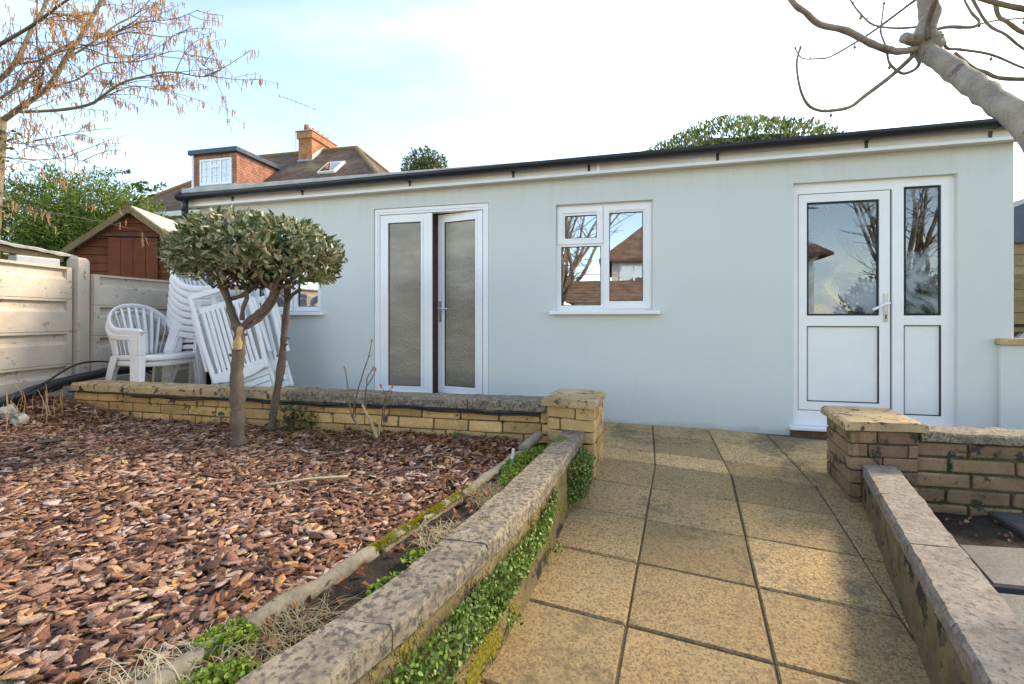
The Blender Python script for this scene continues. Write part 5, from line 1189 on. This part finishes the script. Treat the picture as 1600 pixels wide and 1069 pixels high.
MB().blob((1.715, -1.40, 2.555), (.075, .07, .075), 12, 9, .35, 2.2).build('knuckle', 'bark_mag', MT, smooth=True)
up = MB()
for a, dvec in (((1.68, -1.45, 3.0), (-.3, -.2, 1.2)), ((1.68, -1.45, 3.0), (.5, .1, 1.1)), ((1.75, -2.0, 1.85), (.9, -.4, 1.3)), ((1.84, -2.3, 1.15), (.9, -.5, 1.7))):
    a = Vector(a); b = a+Vector(dvec); up.tube([a, a.lerp(b, .5)+Vector((.05, .05, 0)), b], .04, .015, seg=8)
    side_twigs(up, [a.lerp(b, .3), a.lerp(b, .6), b], 9, .7, .008, .3)
up.build('upper_branches', 'bark_hazel', MT)

# ================================================================== evergreens
def evergreen(name, label, cat, C, Rr, n, size, mat, flat=-.9, trunkbase=-.3, bump=.16, wr=.45, lo=.72, up=.3, fs=3.0, core=.72):
    o = thing(name, label, cat, (C[0], C[1], trunkbase)); C = np.array(C); Rr = np.array(Rr)
    MB().tube([(C[0], C[1], trunkbase), (C[0]+.03, C[1], (trunkbase+C[2])/2), tuple(C)], Rr[0]*.09+.03, Rr[0]*.05+.02, seg=9, knob=.2).build('trunk', 'bark_dark', o, smooth=True)
    P, d = crown_pts(n, C, Rr, lo, 1.04, flat, bump, fs); D = d*.7+sph(len(d))*.7+np.array([0, 0, up]); L = rng.uniform(.6, 1.3, len(P))*size
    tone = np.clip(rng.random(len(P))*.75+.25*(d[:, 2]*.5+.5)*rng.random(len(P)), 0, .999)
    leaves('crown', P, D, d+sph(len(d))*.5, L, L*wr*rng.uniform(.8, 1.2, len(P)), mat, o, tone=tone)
    MB().blob(C, tuple(Rr*core), 18, 12, .12).build('crown_blocker', 'crown_dark', o, kind='stuff'); return o  # dark inner blob, added to keep light from passing through the crown
CO = evergreen('conifer_tree', 'dense bright green conifer behind the red shed', 'tree', (-12.1, 3.5, 2.45), (1.95, 1.6, 1.85), 56000, .085, 'conifer_leaf', up=-.05, bump=.30, wr=.28, fs=4.0, core=.60, lo=.55)
sp_ = [];
for k in range(16):
    a = Vector((-10.2+random.uniform(-.5, .2), 3.1+random.uniform(-.4, .4), 3.4+random.uniform(-.8, .75))); dv = Vector((random.uniform(.5, 1.1), random.uniform(-.3, .2), random.uniform(-.1, .42)))
    for q in range(60): t_ = random.random(); sp_.append(tuple(a+dv*t_+Vector((random.gauss(0, .05), random.gauss(0, .05), random.gauss(0, .045)))*(1.1-t_)+Vector((0, 0, -.06*t_))))
P = np.array(sp_); n_ = len(P); leaves('sprays', P, sph(n_)*.6+np.array([.9, -.1, .1]), sph(n_)+np.array([0, 0, 1.]), rng.uniform(.06, .16, n_), rng.uniform(.02, .05, n_), 'conifer_leaf', CO)
evergreen('clipped_tree', 'broad dome of clipped evergreen showing above the outbuilding roof', 'tree', (2.32, 5.5, 3.30), (2.42, 1.5, 1.58), 15000, .085, 'hedge_leaf', flat=-.5, bump=.07, wr=.42, up=.7, fs=2.0, lo=.85, core=.84)
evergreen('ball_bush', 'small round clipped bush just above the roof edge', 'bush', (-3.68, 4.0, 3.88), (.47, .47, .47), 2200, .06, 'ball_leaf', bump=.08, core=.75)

# ================================================================== red shed beyond the fence
ux, uy = Vector((.935, .355, 0)), Vector((-.355, .935, 0)); AP = Vector((-6.726, .693, 2.60)); slope = .76; HW = .82
def sp(a, b, z): return AP+ux*a+uy*b+Vector((0, 0, z-AP.z))
SD = thing('garden_shed', 'red brown timber shed with pitched roof beyond the fence', 'shed', (AP.x, AP.y, -.3))
zt = AP.z-.05; hb = .115; z = .2
while z < zt-.01:
    z1 = min(z+hb-.006, zt-.005); w0 = min(HW-.06, (zt-z)/slope); w1 = min(HW-.06, max(.004, (zt-z1)/slope))
    if w0 > .02: MB().prism([sp(-w0, .0, z), sp(w0, .0, z), sp(w1, .014, z1), sp(-w1, .014, z1)], uy*.02).build('board', 'shed_timber', SD)
    z += hb
for sx in (-1, 1):
    q = [sp(sx*(HW-.06), .03, -.3), sp(sx*(HW-.06), 1.9, -.3), sp(sx*(HW-.06), 1.9, AP.z-(HW-.06)*slope), sp(sx*(HW-.06), .03, AP.z-(HW-.06)*slope)]
    MB().prism(q, ux*.02*-sx).build('side_wall', 'shed_timber', SD)
    MB().prism([sp(0, -.08, AP.z-.005), sp(sx*HW*1.04, -.08, AP.z-.005-HW*1.04*slope), sp(sx*HW*1.04, 2.0, AP.z-.005-HW*1.04*slope), sp(0, 2.0, AP.z-.005)], (0, 0, .03)).build('roof_panel', 'felt_old', SD)
    MB().prism([sp(sx*.001, -.10, AP.z+.01), sp(sx*HW*1.05, -.10, AP.z+.01-HW*1.05*slope), sp(sx*HW*1.05, -.10, AP.z-.085-HW*1.05*slope), sp(sx*.001, -.10, AP.z-.085)], uy*.02).build('barge_board', 'barge_timber', SD)
MB().prism([sp(-.045, -.108, AP.z+.02), sp(.045, -.108, AP.z+.02), sp(.045, -.108, AP.z-.10), sp(-.045, -.108, AP.z-.10)], uy*.0075).build('finial_plate', 'barge_timber', SD)
dr = MB().prism([sp(-.30, -.03, .3), sp(.34, -.03, .3), sp(.34, -.03, 2.17), sp(-.30, -.03, 2.17)], uy*.022).build('door', 'shed_timber', SD)
for k in range(4): MB().prism([sp(-.30+.16*k+.004, -.036, .3), sp(-.30+.16*(k+1)-.004, -.036, .3), sp(-.30+.16*(k+1)-.004, -.036, 2.165), sp(-.30+.16*k+.004, -.036, 2.165)], uy*.005).build('plank', 'shed_timber', dr)
MB().prism([sp(-.36, -.05, 2.185), sp(.40, -.05, 2.185), sp(.40, -.05, 2.215), sp(-.36, -.05, 2.215)], uy*.04).build('drip_bar', 'timber_dark', SD)

# ================================================================== house behind
HS = thing('house', 'house with brown hipped roof, flat roofed dormer and tall chimney beyond the garden', 'house', (-15, 13, -.3))
RL, RRt, RY, RZ = -17.4, -12.03, 15.0, 9.18; EY, EZ = 10.8, 5.5; BY = 19.2; run = 4.2
MB().box(-21.2, -8.2, 11.2, 18.8, -.35, 5.45).build('wall', 'peach_render', HS)
MB().box(-21.25, -8.15, 11.14, 11.19, 4.95, 5.45).build('render_band', 'white_render', HS)
A, Bq, Cq, Dq = (RL-run, EY, EZ), (RRt+run, EY, EZ), (RRt+run, BY, EZ), (RL-run, BY, EZ); r0, r1 = (RL, RY, RZ), (RRt, RY, RZ)
for nm, poly, m in (('roof_slope', [A, Bq, r1, r0], 'roof_tile'), ('roof_slope', [Bq, Cq, r1], 'roof_tile'), ('roof_slope', [Cq, Dq, r0, r1], 'roof_tile_plain'), ('roof_slope', [Dq, A, r0], 'roof_tile_plain')):
    MB().prism(poly, (0, 0, -.12)).build(nm, m, HS)
rt = MB()
for a, b in ((r0, r1), (A, r0), (Bq, r1), (Cq, r1)): rt.tube([a, Vector(a).lerp(Vector(b), .5), b], .11, seg=8, smooth=False)
rt.build('ridge_tiles', 'barge_timber', HS)
MB().box(RL-run, RRt+run, EY-.10, EY+.02, EZ-.22, EZ-.02).build('fascia', 'white_render', HS)
DM = MB().box(-17.27, -15.13, 11.2, 14.2, 6.1, 7.86).build('dormer', 'hung_tile', HS)
MB().box(-17.42, -14.98, 11.02, 14.4, 7.86, 8.06).build('dormer_roof', 'felt_blue', DM, bevel=.03)
MB().box(-17.25, -15.15, 11.12, 11.195, 6.25, 6.58).build('apron', 'lead', DM)
holes(MB(), -16.92, -15.36, 6.58, 7.66, [(-16.84, -16.40, 6.68, 7.58), (-16.32, -15.92, 6.68, 7.30), (-16.32, -15.92, 7.36, 7.58), (-15.84, -15.44, 6.68, 7.58)], 11.14, 11.199).build('dormer_window', 'upvc', DM)
for q in ((-16.84, -16.40, 6.68, 7.58), (-16.32, -15.92, 6.68, 7.30), (-16.32, -15.92, 7.36, 7.58), (-15.84, -15.44, 6.68, 7.58)):
    MB().box(q[0]-.01, q[1]+.01, 11.165, 11.18, q[2]-.01, q[3]+.01).build('pane', 'clear_glass', DM)
gl = MB()
for q in ((-16.84, -16.40), (-16.32, -15.92), (-15.84, -15.44)):
    m_ = (q[0]+q[1])/2; gl.box(m_-.012, m_+.012, 11.15, 11.164, 6.68, 7.58)
    for zz2 in (6.98, 7.28): gl.box(q[0], q[1], 11.152, 11.163, zz2-.01, zz2+.01)
gl.build('glazing_bars', 'upvc', DM)
MB().tube([(-17.22, 11.1, 7.85), (-17.22, 11.1, 6.0)], .04, seg=8, smooth=False).build('dormer_pipe', 'upvc', DM)
CH = MB().box(-14.58, -13.86, 14.2, 16.0, 7.6, 9.50).build('chimney', 'chimney_brick', HS)
MB().box(-14.64, -13.80, 14.14, 16.06, 9.505, 9.82).build('chimney_head', 'chimney_brick', CH); MB().box(-14.68, -13.76, 14.10, 16.10, 9.825, 9.87).build('chimney_flaunching', 'lead', CH)
MB().box(-14.62, -13.82, 14.15, 14.19, 8.18, 8.52).build('flashing', 'lead', CH)
MB().prism([(-13.845, 14.2, 8.45), (-13.845, 15.0, 9.15), (-13.845, 15.0, 9.35), (-13.845, 14.2, 8.72)], (.02, 0, 0)).build('flashing', 'white_render', CH)
for k in range(5): MB().tube([(-14.22, 14.32+.38*k, 9.86), (-14.22, 14.32+.38*k, 10.02), (-14.22, 14.32+.38*k, 10.18)], .14, .115, seg=12, smooth=False).build('chimney_pot', 'pot_clay', CH, smooth=True)
ae = MB(); ae.tube([(-14.70, 14.15, 8.9), (-14.70, 14.15, 11.2)], .017, seg=6, smooth=False); ae.tube([(-15.50, 14.1, 11.60), (-13.60, 14.25, 10.80)], .013, seg=6, smooth=False)
for k in range(9):
    t_ = k/8; p = Vector((-15.50, 14.1, 11.60)).lerp(Vector((-13.60, 14.25, 10.80)), t_); ae.tube([p+Vector((0, -.22, 0)), p+Vector((0, .22, 0))], .008, seg=5, smooth=False)
ae.box(-15.53, -15.45, 14.05, 14.15, 11.55, 11.65)
ae.build('aerial', 'aerial_metal', CH)
MB().tube([(-13.90, 14.2, 9.6), (-13.90, 14.2, 11.4)], .025, seg=6, smooth=False).build('aerial', 'upvc', CH)
def skylight(x, yy, wd, hl):
    zz2 = EZ+(yy-EY)*.876; a = math.atan(.876); v = Vector((0, math.cos(a), math.sin(a))); nn = Vector((0, -math.sin(a), math.cos(a))); c_ = Vector((x, yy, zz2))
    q = [c_+Vector((sx*wd/2, 0, 0))+v*(sy*hl/2) for sx, sy in ((-1, -1), (1, -1), (1, 1), (-1, 1))]; f_ = MB().prism([tuple(p) for p in q], nn*.09).build('skylight', 'upvc', HS)
    q = [c_+Vector((sx*(wd/2-.08), 0, 0))+v*(sy*(hl/2-.08))+nn*.092 for sx, sy in ((-1, -1), (1, -1), (1, 1), (-1, 1))]; MB().prism([tuple(p) for p in q], nn*.01).build('pane', 'clear_glass', f_)
skylight(-12.15, 13.25, .85, 1.05); skylight(-18.3, 12.4, .8, 1.0)
# boundary bits at far right
NB = thing('lean_to_shed', 'timber shed with dark blue felt roof at the right edge', 'shed', (5.4, 2.8, -.3))
MB().prism([(4.35, 2.4, 1.95), (4.35, 2.4, 2.2), (5.3, 2.4, 2.62), (7.2, 2.4, 2.2), (7.2, 2.4, 1.95)], (0, 2.2, 0)).build('roof', 'felt_blue', NB)
for k in range(7): MB().box(4.5, 7.0, 2.5, 2.53, .95+.145*k, .95+.145*k+.138).build('board', 'tan_timber', NB)
MB().box(4.5, 7.0, 2.54, 2.60, -.3, 1.96).build('wall', 'timber_dark', NB)
for zz2 in (.86, 1.22, 1.5): MB().box(4.3, 7.0, 2.2, 2.28, zz2, zz2+.05).build('rail', 'barge_timber', NB)
MB().bar((4.3, 2.24, .4), (5.2, 2.24, 1.25), .05, .05).build('brace', 'grey_box', NB)

# ================================================================== the side of the garden the windows mirror (behind the camera)
BH = thing('house', 'rendered house with brown hipped roof mirrored in the window', 'house', (4.2, -20, -.3))
MB().box(-.2, 8.2, -24.6, -17.2, -.35, 3.85).build('wall', 'white_render', BH)
A, Bq, Cq, Dq = (-.8, -16.8, 3.8), (8.8, -16.8, 3.8), (8.8, -25, 3.8), (-.8, -25, 3.8); r0, r1 = (3.2, -20.9, 7.4), (4.8, -20.9, 7.4)
for poly in ([A, Bq, r1, r0], [Bq, Cq, r1], [Cq, Dq, r0, r1], [Dq, A, r0]): MB().prism(poly, (0, 0, -.12)).build('roof_slope', 'brown_roof', BH)
for x in (.15, 2.6, 6.6):
    f_ = holes(MB(), x, x+1.3, 2.5, 3.55, [(x+.08, x+.61, 2.58, 3.47), (x+.69, x+1.22, 2.58, 3.47)], -17.15, -17.199).build('window', 'upvc', BH); MB().box(x+.07, x+1.23, -17.18, -17.17, 2.57, 3.48).build('pane', 'clear_glass', f_)
GA = thing('garage', 'low garage with brown roof mirrored in the window', 'garage', (1.5, -12, -.3))
MB().box(-1.4, 4.4, -14.2, -11.2, -.35, 1.65).build('wall', 'white_render', GA)
MB().prism([(-1.7, -10.9, 1.6), (-1.7, -12.7, 2.45), (-1.7, -14.5, 1.6)], (6.4, 0, 0)).build('roof', 'brown_roof', GA)
def bare_tree(label, x, y, n_, h):
    bt = thing('bare_tree', label, 'tree', (x, y, -.36)); tw = MB()
    MB().tube([(x, y, -.4), (x+.05, y, .8), (x+.1, y, 1.7)], .28, .2, seg=10, knob=.15).build('trunk', 'bark_mag', bt, smooth=True)
    for k in range(n_):
        a = Vector((x+.08, y, 1.4+random.random()*.4)); b = a+Vector((random.gauss(0, 1.5), random.gauss(0, 1.2), random.uniform(.6, 1)*h)); pts = [a, a.lerp(b, .3)+Vector((random.gauss(0, .2), 0, -.1)), a.lerp(b, .65)+Vector((random.gauss(0, .2), 0, 0)), b]
        MB().tube(pts, .085, .02, seg=7).build('limb', 'bark_mag', bt, smooth=True); side_twigs(tw, pts, 14, 1.2, .016, .5)
    tw.build('twigs', 'twig', bt, kind='stuff')
bare_tree('bare multi stemmed tree mirrored in the window', -2.2, -12.5, 13, 5.2)
bare_tree('bare tree mirrored in the glazed front door', 9.6, -13.5, 14, 6.0)
for i, (x, yy, s_, lab) in enumerate([(7.5, -9.5, 1.6, 'rounded green shrub mirrored low in the front door glass')]):
    evergreen('garden_shrub', lab, 'shrub', (x, yy, s_*.55), (s_, s_*.8, s_*.8), 2500, .16, 'hedge_leaf', core=.8)
